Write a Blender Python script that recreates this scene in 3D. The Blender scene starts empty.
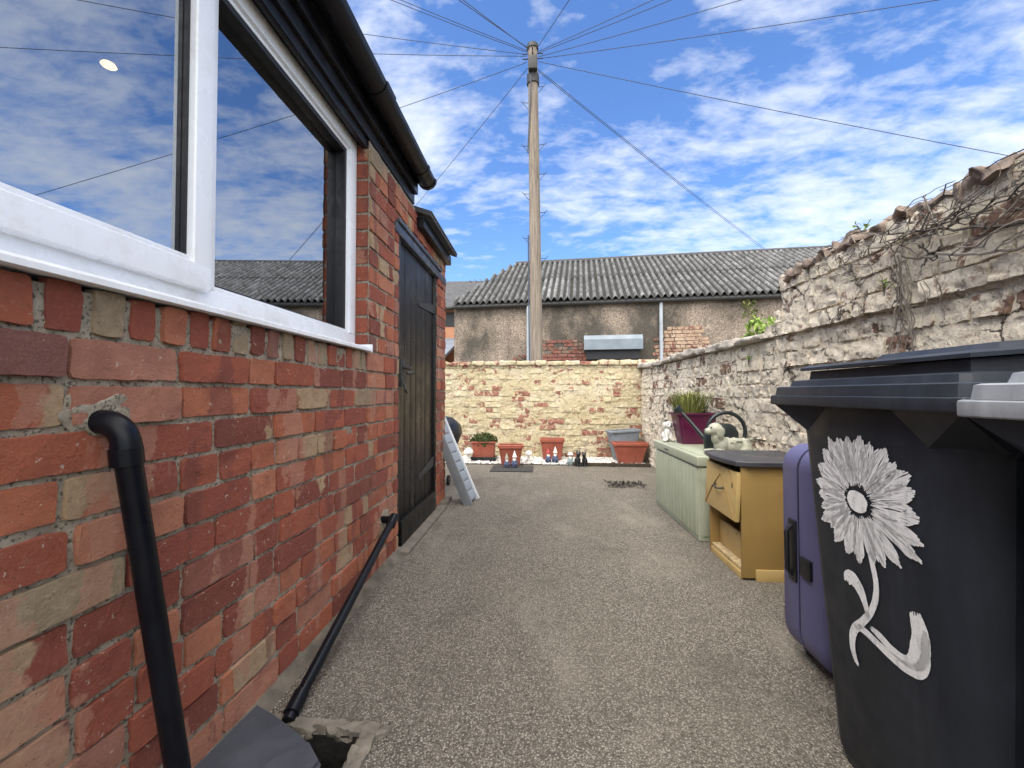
import bpy, bmesh, math, random
from mathutils import Vector, Matrix, noise
R = math.radians
sc = bpy.context.scene
COL = sc.collection
random.seed(7)
rnd = random.random
def ru(a, b): return a + (b - a) * rnd()

# ------------------------------------------------------------------ materials
class NM:
    """small helper round a Principled node tree"""
    def __init__(s, name, rough=.6, col=(.5, .5, .5), metal=0, spec=.5):
        s.m = bpy.data.materials.new(name); s.m.use_nodes = True
        s.nt = s.m.node_tree; s.b = s.nt.nodes['Principled BSDF']
        s.b.inputs['Roughness'].default_value = rough; s.b.inputs['Metallic'].default_value = metal
        s.b.inputs['Base Color'].default_value = (*col, 1); s.b.inputs['Specular IOR Level'].default_value = spec
        s.co = s.n('ShaderNodeTexCoord').outputs['Object']
    def n(s, t, **k):
        o = s.nt.nodes.new(t)
        for a, v in k.items(): setattr(o, a, v)
        return o
    def set(s, node, **k):
        for a, v in k.items():
            a = a.replace('_', ' ')
            if hasattr(v, 'is_output'): s.nt.links.new(v, node.inputs[a])
            else: node.inputs[a].default_value = v
        return node
    def noise(s, scale, detail=5, rough=.55, dist=0, co=None, out='Fac'):
        o = s.n('ShaderNodeTexNoise'); s.set(o, Scale=scale, Detail=detail, Roughness=rough, Distortion=dist)
        s.nt.links.new(co or s.co, o.inputs['Vector']); return o.outputs[out]
    def voro(s, scale, feature='F1', out='Distance', co=None, rand=1):
        o = s.n('ShaderNodeTexVoronoi', feature=feature); s.set(o, Scale=scale, Randomness=rand)
        s.nt.links.new(co or s.co, o.inputs['Vector']); return o.outputs[out]
    def stretch(s, x, y, z):
        o = s.n('ShaderNodeMapping'); s.nt.links.new(s.co, o.inputs['Vector']); o.inputs['Scale'].default_value = (x, y, z)
        return o.outputs['Vector']
    def ramp(s, fac, stops, interp='LINEAR'):
        o = s.n('ShaderNodeValToRGB'); cr = o.color_ramp; cr.interpolation = interp
        while len(cr.elements) < len(stops): cr.elements.new(.5)
        for e, (p, c) in zip(cr.elements, stops):
            e.position = p; e.color = (c, c, c, 1) if not isinstance(c, tuple) else (*c, 1)
        s.nt.links.new(fac, o.inputs['Fac']); return o.outputs['Color']
    def mix(s, fac, a, b, mode='MIX'):
        o = s.n('ShaderNodeMix', data_type='RGBA', blend_type=mode)
        for i, v in ((0, fac), (6, a), (7, b)):
            if hasattr(v, 'is_output'): s.nt.links.new(v, o.inputs[i])
            elif isinstance(v, tuple): o.inputs[i].default_value = (*v, 1)
            else: o.inputs[i].default_value = v
        return o.outputs[2]
    def math(s, op, a, b=0, clamp=False):
        o = s.n('ShaderNodeMath', operation=op, use_clamp=clamp)
        for i, v in ((0, a), (1, b)):
            if hasattr(v, 'is_output'): s.nt.links.new(v, o.inputs[i])
            else: o.inputs[i].default_value = v
        return o.outputs[0]
    def col(s, c): s.nt.links.new(c, s.b.inputs['Base Color']); return s
    def rough(s, c): s.nt.links.new(c, s.b.inputs['Roughness']); return s
    def bump(s, h, strength=.4, dist=.01):
        o = s.n('ShaderNodeBump'); s.set(o, Height=h, Strength=strength, Distance=dist)
        s.nt.links.new(o.outputs[0], s.b.inputs['Normal']); return s

def plain(name, col, rough=.5, var=.25, scale=12, bump=.1, metal=0, spec=.5, dirt=None, dirtscale=5, bs=60):
    m = NM(name, rough, col, metal, spec)
    lo = tuple(c * (1 - var) for c in col); hi = tuple(min(1, c * (1 + var)) for c in col)
    c = m.ramp(m.noise(scale, 6), [(.3, lo), (.7, hi)])
    if dirt: c = m.mix(m.ramp(m.noise(dirtscale, 8, .7), [(.52, 0.), (.7, .8)]), c, dirt)
    m.col(c)
    m.rough(m.ramp(m.noise(scale * 2, 4), [(.3, max(0, rough - .12)), (.7, min(1, rough + .12))]))
    if bump: m.bump(m.noise(bs, 5), bump, .004)
    return m.m

def brick_mat():
    m = NM('red_brick', .85, spec=.3)
    at = m.n('ShaderNodeAttribute', attribute_name='bk')
    sp = m.n('ShaderNodeSeparateColor'); m.nt.links.new(at.outputs['Color'], sp.inputs[0])
    r1, r2, r3 = sp.outputs
    base = m.ramp(r1, [(0, (.20, .058, .042)), (.25, (.29, .078, .05)), (.5, (.37, .102, .058)), (.72, (.45, .145, .075)), (.84, (.47, .19, .11)), (.90, (.43, .20, .14)), (.95, (.17, .075, .068)), (1, (.31, .11, .078))])
    base = m.mix(m.ramp(m.noise(14, 6, .65), [(.42, 0.), (.72, .45)]), base, (.20, .065, .05))
    base = m.mix(m.ramp(m.noise(230, 3, .6), [(.55, 0.), (.75, .45)]), base, (.42, .19, .11))
    # buff patches: a whole end of a brick fired pale
    pale = m.math('ADD', m.math('ADD', m.math('MULTIPLY', m.noise(6.5, 0, .4, 0, co=m.stretch(1, 1, .25)), .85), m.math('MULTIPLY', m.noise(26, 3, .6), .16)), m.math('MULTIPLY', m.math('SUBTRACT', r2, .5), .75))
    pc = m.ramp(m.noise(60, 5), [(.35, (.38, .25, .155)), (.7, (.47, .345, .21))])
    base = m.mix(m.ramp(pale, [(.83, 0.), (.855, 1.)]), base, pc)
    # bricks that are wholly stone-grey buff
    base = m.mix(m.ramp(r3, [(.965, 0.), (.97, 1.)]), base, m.ramp(m.noise(40, 6, .7), [(.3, (.25, .19, .125)), (.7, (.40, .31, .20))]))
    tone = m.math('ADD', m.math('MULTIPLY', m.noise(9, 0, .5, 0, co=m.stretch(1, 1, .2)), .8), m.math('ADD', m.math('MULTIPLY', m.noise(30, 4, .7), .2), m.math('MULTIPLY', r3, .12)))
    base = m.mix(m.ramp(tone, [(.69, 0.), (.705, .6)]), base, (.47, .235, .16))
    base = m.mix(m.ramp(tone, [(.385, .55), (.40, 0.)]), base, (.17, .055, .046))
    # lime runs and white flecks
    run = m.ramp(m.noise(11, 6, .7, 0, co=m.stretch(1, 2.2, .5)), [(.62, 0.), (.72, .45)])
    base = m.mix(run, base, (.48, .34, .27))
    base = m.mix(m.ramp(m.noise(55, 3, .7), [(.66, 0.), (.70, .8)]), base, (.56, .47, .39))
    base = m.mix(m.ramp(m.noise(95, 6, .8), [(.58, 0.), (.68, .6)]), base, (.10, .04, .032))
    base = m.mix(m.ramp(m.noise(38, 8, .8), [(.57, 0.), (.66, .45)]), base, (.44, .22, .15))
    base = m.mix(m.ramp(m.voro(55), [(.05, .8), (.09, 0.)]), base, (.09, .045, .035))
    base = m.mix(m.ramp(m.noise(1.6, 7, .7), [(.52, 0.), (.72, .5)]), base, (.15, .07, .055))
    base = m.mix(m.ramp(m.noise(3.1, 8, .75), [(.60, 0.), (.72, .45)]), base, (.50, .36, .28))
    m.col(base)
    h = m.math('ADD', m.math('ADD', m.noise(120, 8, .8), m.math('MULTIPLY', m.noise(42, 8, .75), 1.3)), m.math('MULTIPLY', m.ramp(m.noise(16, 5, .6), [(.62, 0.), (.65, 1.)]), .35))
    m.bump(h, 1, .007); return m.m

def mortar_mat():
    m = NM('lime_mortar', .95, spec=.2)
    c = m.ramp(m.noise(16, 7, .65), [(.3, (.23, .195, .15)), (.5, (.35, .305, .235)), (.72, (.48, .43, .345))])
    c = m.mix(m.ramp(m.noise(130, 3), [(.55, 0.), (.62, .85)]), c, (.085, .072, .057))
    c = m.mix(m.ramp(m.noise(60, 3, .6), [(.68, 0.), (.73, .9)]), c, (.56, .53, .47))
    m.col(c); m.bump(m.noise(80, 8, .75), 1, .01); return m.m

def painted_brick_mat(name, stops, peel, amount, dirt_amt, green=.0, crk=.5):
    """thick old masonry paint over brick, flaking"""
    m = NM(name, .85, spec=.25)
    at = m.n('ShaderNodeAttribute', attribute_name='bk')
    sp = m.n('ShaderNodeSeparateColor'); m.nt.links.new(at.outputs['Color'], sp.inputs[0])
    paint = m.ramp(m.noise(2.6, 7, .65), stops)
    paint = m.mix(m.ramp(m.noise(24, 6, .7), [(.4, 0.), (.75, .4)]), paint, tuple(min(1, c * 1.2) for c in stops[-1][1]))
    bare = m.ramp(m.noise(20, 5), [(.3, peel[0]), (.7, peel[1])])
    sepz = m.n('ShaderNodeSeparateXYZ'); m.nt.links.new(m.co, sepz.inputs[0])
    k = m.math('ADD', m.noise(5, 9, .72, .4), m.math('MULTIPLY', m.math('SUBTRACT', sp.outputs[1], .5), .30))
    k = m.math('ADD', k, m.math('MULTIPLY', m.math('SUBTRACT', m.noise(1.3, 2), .5), .45))
    c = m.mix(m.ramp(k, [(amount, 0.), (amount + .03, 1.)]), paint, bare)
    d = m.math('ADD', m.noise(7, 10, .78, .6), m.math('MULTIPLY', m.math('SUBTRACT', m.noise(1.7, 2), .5), .3))
    c = m.mix(m.ramp(d, [(dirt_amt, 0.), (dirt_amt + .10, .85)]), c, (.085, .07, .05))
    c = m.mix(m.ramp(m.noise(42, 8, .8), [(.57, 0.), (.66, .75)]), c, (.14, .11, .08))
    c = m.mix(m.ramp(m.noise(17, 8, .8), [(.56, 0.), (.60, .7)]), c, peel[1])
    c = m.mix(m.ramp(m.noise(33, 6, .7), [(.60, 0.), (.66, .7)]), c, (.72, .68, .60))
    if green: c = m.mix(m.ramp(m.noise(3, 8, .7), [(.64, 0.), (.72, green)]), c, (.10, .10, .035))
    wob = m.n('ShaderNodeVectorMath', operation='ADD'); m.nt.links.new(m.co, wob.inputs[0])
    nn = m.n('ShaderNodeTexNoise'); m.set(nn, Scale=16., Detail=6., Roughness=.7); m.nt.links.new(m.co, nn.inputs['Vector'])
    sc2_ = m.n('ShaderNodeVectorMath', operation='SCALE'); m.nt.links.new(nn.outputs['Color'], sc2_.inputs[0]); sc2_.inputs['Scale'].default_value = .09; m.nt.links.new(sc2_.outputs[0], wob.inputs[1])
    ck = m.ramp(m.voro(6.5, 'DISTANCE_TO_EDGE', co=wob.outputs[0]), [(.012, 1.), (.035, 0.)])
    ck = m.math('MULTIPLY', ck, m.ramp(m.noise(3.2, 6, .7), [(crk, 0.), (crk + .07, .95)]))
    c = m.mix(ck, c, (.055, .042, .032))
    m.col(c)
    fl_ = m.ramp(m.noise(19, 7, .65), [(.48, 0.), (.50, .5), (.58, .5), (.60, 1.)])
    m.bump(m.math('SUBTRACT', m.math('ADD', m.noise(60, 9, .8), m.math('MULTIPLY', fl_, .7)), m.math('MULTIPLY', ck, 1.2)), 1, .012); return m.m

def ground_mat():
    m = NM('exposed_aggregate_concrete', .9, spec=.3)
    st = m.ramp(m.voro(185, out='Color'), [(.1, (.066, .056, .045)), (.38, (.225, .195, .155)), (.64, (.42, .373, .305)), (.88, (.61, .56, .48))])
    c = m.mix(m.ramp(m.voro(185), [(.25, 0.), (.6, .8)]), st, (.10, .088, .073))
    c = m.mix(m.ramp(m.noise(420, 2), [(.62, 0.), (.72, .6)]), c, (.55, .53, .49))
    c = m.mix(m.ramp(m.noise(.9, 6, .6), [(.4, 0.), (.7, .4)]), c, (.24, .21, .165))
    c = m.mix(m.ramp(m.noise(2.2, 8, .68, .5), [(.54, 0.), (.68, .5)]), c, (.10, .088, .072))
    c = m.mix(m.ramp(m.noise(1.4, 7, .65, co=m.stretch(1.4, .7, 1)), [(.52, 0.), (.68, .5)]), c, (.38, .34, .28))
    m.col(c)
    m.bump(m.math('ADD', m.math('MULTIPLY', m.voro(185), -1.4), m.noise(90, 4)), 1, .007); return m.m

def roof_mat(name='asbestos_roof', k=1.0):
    m = NM(name, .9, spec=.2)
    at = m.n('ShaderNodeAttribute', attribute_name='bk'); sp = m.n('ShaderNodeSeparateColor'); m.nt.links.new(at.outputs['Color'], sp.inputs[0])
    c = m.ramp(m.noise(3.5, 8, .7), [(.3, (.07 * k, .069 * k, .068 * k)), (.5, (.14 * k, .139 * k, .137 * k)), (.72, (.28 * k, .28 * k, .276 * k))])
    c = m.mix(m.ramp(m.noise(9, 9, .8, .5), [(.50, 0.), (.62, .9)]), c, (.035, .034, .03))
    c = m.mix(m.ramp(m.noise(22, 6, .7), [(.58, 0.), (.64, .6)]), c, (.30, .30, .29))
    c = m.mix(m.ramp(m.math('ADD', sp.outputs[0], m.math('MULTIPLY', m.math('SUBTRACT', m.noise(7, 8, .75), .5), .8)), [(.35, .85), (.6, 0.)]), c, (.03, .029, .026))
    m.col(c); m.bump(m.noise(30, 6, .7), .5, .01); return m.m

def pebbledash_mat():
    m = NM('pebbledash', .95, spec=.2)
    c = m.ramp(m.noise(34, 3, .7), [(.33, (.12, .095, .075)), (.5, (.285, .228, .178)), (.68, (.48, .40, .325))])
    st = m.math('ADD', m.noise(.55, 5, .6, co=m.stretch(1.2, 1, .55)), m.math('MULTIPLY', m.noise(3, 8, .7), .25))
    c = m.mix(m.ramp(st, [(.55, 0.), (.70, .85)]), c, (.05, .047, .04))
    m.col(c); m.bump(m.noise(45, 3), .8, .02); return m.m

def wood_mat(name, a, b, scale=3, rough=.85, along='z'):
    m = NM(name, rough, spec=.25)
    co = m.stretch(14, 14, .7) if along == 'z' else m.stretch(14, .7, 14)
    c = m.ramp(m.noise(scale, 7, .65, .4, co=co), [(.3, a), (.7, b)])
    m.col(c); m.bump(m.noise(scale * 2, 6, co=co), .5, .006); return m.m

def black_door_mat():
    m = NM('black_gloss_timber', .35, spec=.3)
    co = m.stretch(30, 30, 1.2)
    g = m.noise(2, 6, .65, .2, co=co)
    c = m.ramp(g, [(.3, (.003, .003, .004)), (.72, (.012, .011, .010))])
    c = m.mix(m.ramp(m.noise(2.2, 7, .6, co=m.stretch(14, 14, .8)), [(.61, 0.), (.67, .55)]), c, (.10, .085, .06))
    m.col(c); m.rough(m.ramp(m.noise(6, 5), [(.3, .22), (.7, .5)])); m.bump(g, .7, .006); return m.m

def glass_mat():
    m = bpy.data.materials.new('window_glass'); m.use_nodes = True; nt = m.node_tree
    for n in list(nt.nodes): nt.nodes.remove(n)
    o = nt.nodes.new('ShaderNodeOutputMaterial'); mx = nt.nodes.new('ShaderNodeMixShader')
    t = nt.nodes.new('ShaderNodeBsdfTransparent'); t.inputs[0].default_value = (.55, .6, .62, 1)
    g = nt.nodes.new('ShaderNodeBsdfGlossy'); g.inputs['Roughness'].default_value = .0; g.inputs[0].default_value = (.9, .94, 1, 1)
    fr = nt.nodes.new('ShaderNodeLayerWeight'); fr.inputs['Blend'].default_value = .80
    nt.links.new(fr.outputs['Fresnel'], mx.inputs[0]); nt.links.new(t.outputs[0], mx.inputs[1]); nt.links.new(g.outputs[0], mx.inputs[2])
    nt.links.new(mx.outputs[0], o.inputs[0]); return m

def bin_mat(name, col, rough, grime):
    m = NM(name, rough, spec=.3)
    c = m.ramp(m.noise(5, 6), [(.3, tuple(x * .8 for x in col)), (.7, tuple(x * 1.2 for x in col))])
    c = m.mix(m.ramp(m.noise(9, 9, .75, co=m.stretch(1, 1, .5)), [(.5, 0.), (.72, grime)]), c, tuple(min(1, x * 2. + .008) for x in col))
    c = m.mix(m.ramp(m.noise(30, 7, .75, co=m.stretch(1, .35, .6)), [(.62, 0.), (.68, grime)]), c, tuple(x * .4 for x in col))
    c = m.mix(m.ramp(m.noise(5, 9, .8, 1.2, co=m.stretch(1, 5, .8)), [(.64, 0.), (.67, grime * .7)]), c, tuple(min(1, x * 3 + .03) for x in col))
    c = m.mix(m.ramp(m.noise(2.2, 7, .7, co=m.stretch(1, 3, .35)), [(.50, 0.), (.72, grime)]), c, tuple(min(1, x * 2.2 + .015) for x in col))
    m.col(c); m.rough(m.ramp(m.noise(14, 5), [(.3, rough - .1), (.7, rough + .12)])); m.bump(m.noise(160, 3), .12, .002); return m.m

def flower_paint_mat():
    m = NM('white_brush_paint', .65)
    v = m.noise(22, 6, .7, co=m.stretch(1, 2.4, 1))
    m.col(m.ramp(v, [(.3, (.40, .41, .43)), (.45, (.68, .69, .70)), (.7, (.80, .80, .81))]))
    tr = m.n('ShaderNodeBsdfTransparent'); mx = m.n('ShaderNodeMixShader')
    k = m.ramp(m.noise(60, 6, .75, .3), [(.31, 0.), (.36, 1.)])
    m.nt.links.new(k, mx.inputs[0]); m.nt.links.new(tr.outputs[0], mx.inputs[1]); m.nt.links.new(m.b.outputs[0], mx.inputs[2])
    m.nt.links.new(mx.outputs[0], m.nt.nodes['Material Output'].inputs[0]); return m.m

def emit_mat(name, col, s):
    m = NM(name); m.set(m.b, Emission_Color=(*col, 1), Emission_Strength=s); return m.m

def leaf_mat(name, a, b, rough=.6):
    m = NM(name, rough, spec=.3)
    at = m.n('ShaderNodeAttribute', attribute_name='bk')
    sp = m.n('ShaderNodeSeparateColor'); m.nt.links.new(at.outputs['Color'], sp.inputs[0])
    m.col(m.ramp(sp.outputs[0], [(0, a), (1, b)])); return m.m

MT = dict(
    brick=brick_mat(), mortar=mortar_mat(), ground=ground_mat(),
    cream=painted_brick_mat('cream_painted_brick', [(.3, (.50, .415, .235)), (.5, (.585, .505, .32)), (.72, (.66, .60, .46))], [(.27, .10, .07), (.42, .22, .16)], .565, .63, 0, .6),
    pale=painted_brick_mat('pale_painted_brick', [(.3, (.60, .52, .405)), (.5, (.73, .65, .52)), (.72, (.80, .73, .60))], [(.13, .075, .052), (.30, .19, .14)], .63, .60, .3),
    topbrick=plain('crumbling_brick', (.20, .155, .125), .95, .5, 14, .8, dirt=(.11, .10, .09), dirtscale=9),
    coping=plain('weathered_coping', (.40, .36, .31), .95, .3, 9, .8, dirt=(.10, .095, .08), dirtscale=7),
    roof=roof_mat(), roofnew=roof_mat('newer_asbestos_sheet', 1.5), slate=plain('roof_slate', (.06, .06, .062), .85, .35, 6, .4, dirt=(.05, .05, .045)),
    dash=pebbledash_mat(), oldbrick=painted_brick_mat('stained_old_brick', [(.3, (.18, .065, .05)), (.5, (.23, .085, .065)), (.72, (.29, .12, .09))], [(.12, .08, .06), (.30, .20, .15)], .60, .56),
    oldbrick2=painted_brick_mat('buff_old_brick', [(.3, (.34, .22, .15)), (.5, (.42, .29, .20)), (.72, (.48, .36, .26))], [(.20, .08, .06), (.28, .12, .09)], .56, .58), pole=wood_mat('weathered_pole_timber', (.11, .09, .072), (.33, .275, .22)),
    door=black_door_mat(), glass=glass_mat(),
    upvc=plain('white_upvc', (.78, .80, .83), .3, .04, 3, 0, dirt=(.55, .54, .5), dirtscale=3),
    gasket=plain('black_gasket', (.012, .012, .014), .5, .2, 20, 0),
    blackpaint=plain('black_gloss_paint', (.005, .0055, .008), .4, .3, 10, .2, spec=.25, dirt=(.022, .02, .02), dirtscale=9),
    bluepaint=plain('chipped_dark_blue_paint', (.035, .045, .075), .45, .4, 10, .3, dirt=(.20, .19, .17), dirtscale=14),
    pvc=plain('black_pvc_pipe', (.004, .0048, .008), .34, .3, 8, .05, spec=.2, dirt=(.009, .009, .01), dirtscale=6),
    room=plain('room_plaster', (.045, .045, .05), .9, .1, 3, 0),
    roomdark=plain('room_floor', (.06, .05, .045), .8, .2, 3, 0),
    lamp=emit_mat('lit_downlight', (1, .66, .26), 3), concrete=plain('rough_concrete', (.15, .13, .105), .95, .35, 12, .9, dirt=(.10, .09, .075), dirtscale=8, bs=45),
    haunch=plain('mortar_fillet', (.13, .11, .085), .95, .4, 14, .9, dirt=(.08, .075, .06), dirtscale=9, bs=50),
    gully=plain('wet_gully_dirt', (.02, .017, .014), .7, .5, 20, .8), slatecover=plain('riven_slate', (.048, .053, .064), .6, .2, 5, .5, spec=.3, bs=26, dirt=(.075, .08, .09), dirtscale=4),
    white=plain('white_gloss_plastic', (.68, .70, .72), .45, .06, 6, .05, dirt=(.5, .5, .5)), slatgrey=plain('pale_blue_grey_plastic', (.25, .285, .33), .5, .06, 6, .05), greyplastic=plain('grey_plastic', (.20, .215, .23), .5, .1, 6, .05),
    terracotta=plain('terracotta_plastic', (.29, .075, .044), .6, .2, 9, .2, dirt=(.22, .09, .06)), greyplanter=plain('blue_grey_planter', (.20, .23, .26), .65, .15, 6, .1, dirt=(.12, .12, .12)),
    soil=plain('soil', (.035, .026, .018), .95, .4, 30, .8), purple=plain('plum_plastic', (.085, .006, .038), .35, .15, 5, .05),
    darkplastic=plain('dark_green_black_plastic', (.010, .016, .018), .4, .25, 6, .05, dirt=(.03, .04, .04)),
    sage=plain('sage_plastic', (.335, .36, .268), .55, .09, 5, .08, dirt=(.25, .265, .185), dirtscale=2.2),
    cardtan=plain('tan_laminate', (.26, .165, .048), .6, .10, 4, .1, dirt=(.24, .135, .05), dirtscale=3), cardlit=plain('pale_lit_laminate', (.44, .31, .12), .55, .10, 4, .1, dirt=(.30, .19, .08), dirtscale=4),  # cabinet front paler, sides darker: fall of light painted into the two tones
    tanbroken=plain('bare_chipboard', (.40, .30, .16), .9, .35, 40, .4), slabtop=plain('charcoal_laminate', (.038, .038, .046), .45, .25, 7, .1, dirt=(.09, .09, .1), dirtscale=5),
    suit=plain('violet_suitcase_shell', (.092, .09, .19), .5, .08, 4, .15, bs=220), suitdark=plain('black_suitcase_fitting', (.008, .008, .011), .45, .2, 9, 0),
    bin=bin_mat('charcoal_bin_plastic', (.014, .0175, .025), .48, .3), binlid=bin_mat('charcoal_bin_lid', (.017, .021, .029), .42, .4),
    binlid2=bin_mat('sun_bleached_bin_lid', (.15, .16, .175), .55, .8), flower=flower_paint_mat(),
    mat=plain('black_rubber_mat', (.03, .029, .028), .9, .5, 40, .8, dirt=(.08, .07, .06), dirtscale=25),
    statue=plain('pale_painted_resin', (.33, .335, .265), .6, .2, 18, .5, dirt=(.22, .22, .13), dirtscale=12), whitestatue=plain('white_painted_resin', (.72, .70, .66), .5, .1, 18, .2, dirt=(.45, .42, .36), dirtscale=14),
    black=plain('black_painted_resin', (.012, .012, .013), .4, .3, 20, .1), skin=plain('painted_skin', (.55, .31, .22), .6, .1, 20, 0), bluecloth=plain('painted_blue', (.06, .075, .14), .6, .2, 20, 0),
    redcloth=plain('painted_red', (.38, .05, .05), .6, .2, 20, 0), greencloth=plain('painted_teal', (.22, .28, .28), .6, .2, 20, 0), kettle=plain('black_enamel', (.010, .011, .013), .35, .3, 8, .1),
    metal=plain('galvanised_metal', (.20, .235, .265), .5, .15, 5, .1, metal=.4, dirt=(.24, .26, .28)), iron=plain('dark_iron', (.03, .03, .03), .6, .3, 20, .2),
    cable=plain('cable_sheath', (.045, .055, .08), .6, .1, 4, 0), pipegrey=plain('grey_downpipe', (.34, .37, .40), .6, .15, 6, .1),
    timber=wood_mat('dark_edging_timber', (.03, .024, .018), (.09, .07, .05), along='x'), stones=leaf_mat('white_gravel', (.42, .40, .37), (.80, .78, .75), .85),
    leafgreen=leaf_mat('shrub_leaf', (.06, .13, .015), (.32, .42, .10)), grassleaf=leaf_mat('dry_tuft_leaf', (.07, .10, .018), (.36, .36, .12)), mossleaf=leaf_mat('dark_heath_leaf', (.03, .05, .012), (.12, .13, .04)),
    creeper=leaf_mat('dead_creeper_stem', (.05, .043, .036), (.19, .165, .14), .95), farbrick=plain('orange_far_brick', (.42, .20, .11), .9, .2, 3, .1), farslate=plain('blue_grey_far_slate', (.15, .17, .20), .8, .2, 3, .1),
)

# ------------------------------------------------------------------ mesh builder
class MB:
    def __init__(s): s.v = []; s.f = []; s.c = []; s.cc = None
    def add(s, vs, fs, col=None):
        o = len(s.v); s.v += [tuple(p) for p in vs]; s.f += [tuple(i + o for i in f) for f in fs]
        s.c += [col if not callable(col) else col()] * len(vs) if col is not None else [(.5, .5, .5)] * len(vs)
    def bm(s, b, M=None, col=None):
        if M: bmesh.ops.transform(b, matrix=M, verts=b.verts)
        b.verts.index_update()
        s.add([v.co[:] for v in b.verts], [[v.index for v in f.verts] for f in b.faces], col); b.free()
    def box(s, x0, x1, y0, y1, z0, z1, bev=.004, M=None, seg=2, col=None):
        b = bmesh.new(); bmesh.ops.create_cube(b, size=1)
        for v in b.verts: v.co = Vector(((x0 + x1) / 2 + v.co.x * (x1 - x0), (y0 + y1) / 2 + v.co.y * (y1 - y0), (z0 + z1) / 2 + v.co.z * (z1 - z0)))
        if bev: bmesh.ops.bevel(b, geom=b.edges[:], offset=bev, segments=seg, affect='EDGES', profile=.6)
        s.bm(b, M, col)
    def tube(s, pts, r, n=10, col=None, cap=True):
        pts = [Vector(p) for p in pts]; rs = r if isinstance(r, (list, tuple)) else [r] * len(pts)
        vs, fs = [], []; prev = None
        for i, p in enumerate(pts):
            d = (pts[min(i + 1, len(pts) - 1)] - pts[max(i - 1, 0)]).normalized()
            if prev is None: a = d.orthogonal().normalized()
            else:
                a = prev - d * prev.dot(d); a = a.normalized() if a.length > 1e-6 else d.orthogonal().normalized()
            prev = a; b = d.cross(a)
            for k in range(n):
                t = 2 * math.pi * k / n; vs.append(p + (a * math.cos(t) + b * math.sin(t)) * rs[i])
        for i in range(len(pts) - 1):
            for k in range(n):
                k2 = (k + 1) % n; fs.append((i * n + k, i * n + k2, (i + 1) * n + k2, (i + 1) * n + k))
        if cap: fs.append(tuple(range(n))[::-1]); fs.append(tuple((len(pts) - 1) * n + k for k in range(n)))
        s.add(vs, fs, col)
    def lathe(s, prof, c=(0, 0, 0), n=20, sx=1, sy=1, M=None, col=None):
        vs, fs = [], []
        for (r, z) in prof:
            for k in range(n):
                t = 2 * math.pi * k / n; vs.append(Vector((c[0] + r * math.cos(t) * sx, c[1] + r * math.sin(t) * sy, c[2] + z)))
        for i in range(len(prof) - 1):
            for k in range(n):
                k2 = (k + 1) % n; fs.append((i * n + k, i * n + k2, (i + 1) * n + k2, (i + 1) * n + k))
        fs.append(tuple(range(n))[::-1]); fs.append(tuple((len(prof) - 1) * n + k for k in range(n)))
        if M: vs = [M @ v for v in vs]
        s.add(vs, fs, col)
    def loft(s, rings, cap0=True, cap1=True, col=None):
        n = len(rings[0]); vs = [p for r in rings for p in r]; fs = []
        for i in range(len(rings) - 1):
            for k in range(n):
                k2 = (k + 1) % n; fs.append((i * n + k, i * n + k2, (i + 1) * n + k2, (i + 1) * n + k))
        if cap0: fs.append(tuple(range(n))[::-1])
        if cap1: fs.append(tuple((len(rings) - 1) * n + k for k in range(n)))
        s.add(vs, fs, col)
    def blob(s, c, r, sub=2, amp=0, sc_=10, M=None, col=None, seed=0):
        b = bmesh.new(); bmesh.ops.create_icosphere(b, subdivisions=sub, radius=1)
        rr = r if isinstance(r, (tuple, list)) else (r, r, r)
        for v in b.verts:
            d = 1 + (amp * noise.noise(v.co * sc_ + Vector((seed * 3.1, seed * 1.7, 0))) if amp else 0)
            v.co = Vector((c[0] + v.co.x * rr[0] * d, c[1] + v.co.y * rr[1] * d, c[2] + v.co.z * rr[2] * d))
        s.bm(b, M, col)
    def lump(s, c, size, seed, amp=.012, cuts=3, rot=0, tilt=0, col=None, bev=.018, fr=1.8):
        b = bmesh.new(); bmesh.ops.create_cube(b, size=1)
        for v in b.verts: v.co = Vector((v.co.x * size[0], v.co.y * size[1], v.co.z * size[2]))
        bmesh.ops.subdivide_edges(b, edges=b.edges[:], cuts=cuts, use_grid_fill=True)
        hx, hy, hz = size[0] / 2, size[1] / 2, size[2] / 2
        for v in b.verts:
            q = [max(-h + bev, min(h - bev, t)) for t, h in zip(v.co, (hx, hy, hz))]
            q = Vector(q); d = v.co - q
            if d.length > bev: v.co = q + d.normalized() * bev
            p = (v.co + Vector((seed * 5.3, seed * 2.9, seed))) * fr
            v.co += Vector((noise.noise(p * 14), noise.noise(p * 14 + Vector((9, 0, 0))), noise.noise(p * 14 + Vector((0, 9, 0))))) * amp * 1.5
        s.bm(b, Matrix.Translation(c) @ Matrix.Rotation(rot, 4, 'Z') @ Matrix.Rotation(tilt, 4, 'Y'), col)
    def build(s, name, mat, parent=None, smooth=35, attr=False):
        me = bpy.data.meshes.new(name); me.from_pydata(s.v, [], s.f)
        if attr:
            a = me.attributes.new('bk', 'FLOAT_COLOR', 'POINT')
            a.data.foreach_set('color', [x for c in s.c for x in (*c, 1.)])
        if isinstance(mat, str): mat = MT[mat]
        me.materials.append(mat); me.validate(); me.update()
        bm_ = bmesh.new(); bm_.from_mesh(me); bmesh.ops.recalc_face_normals(bm_, faces=bm_.faces); bm_.to_mesh(me); bm_.free()
        if smooth is not None:
            me.polygons.foreach_set('use_smooth', [True] * len(me.polygons)); me.set_sharp_from_angle(angle=R(smooth))
        o = bpy.data.objects.new(name, me); COL.objects.link(o)
        if parent: o.parent = parent
        return o

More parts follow.
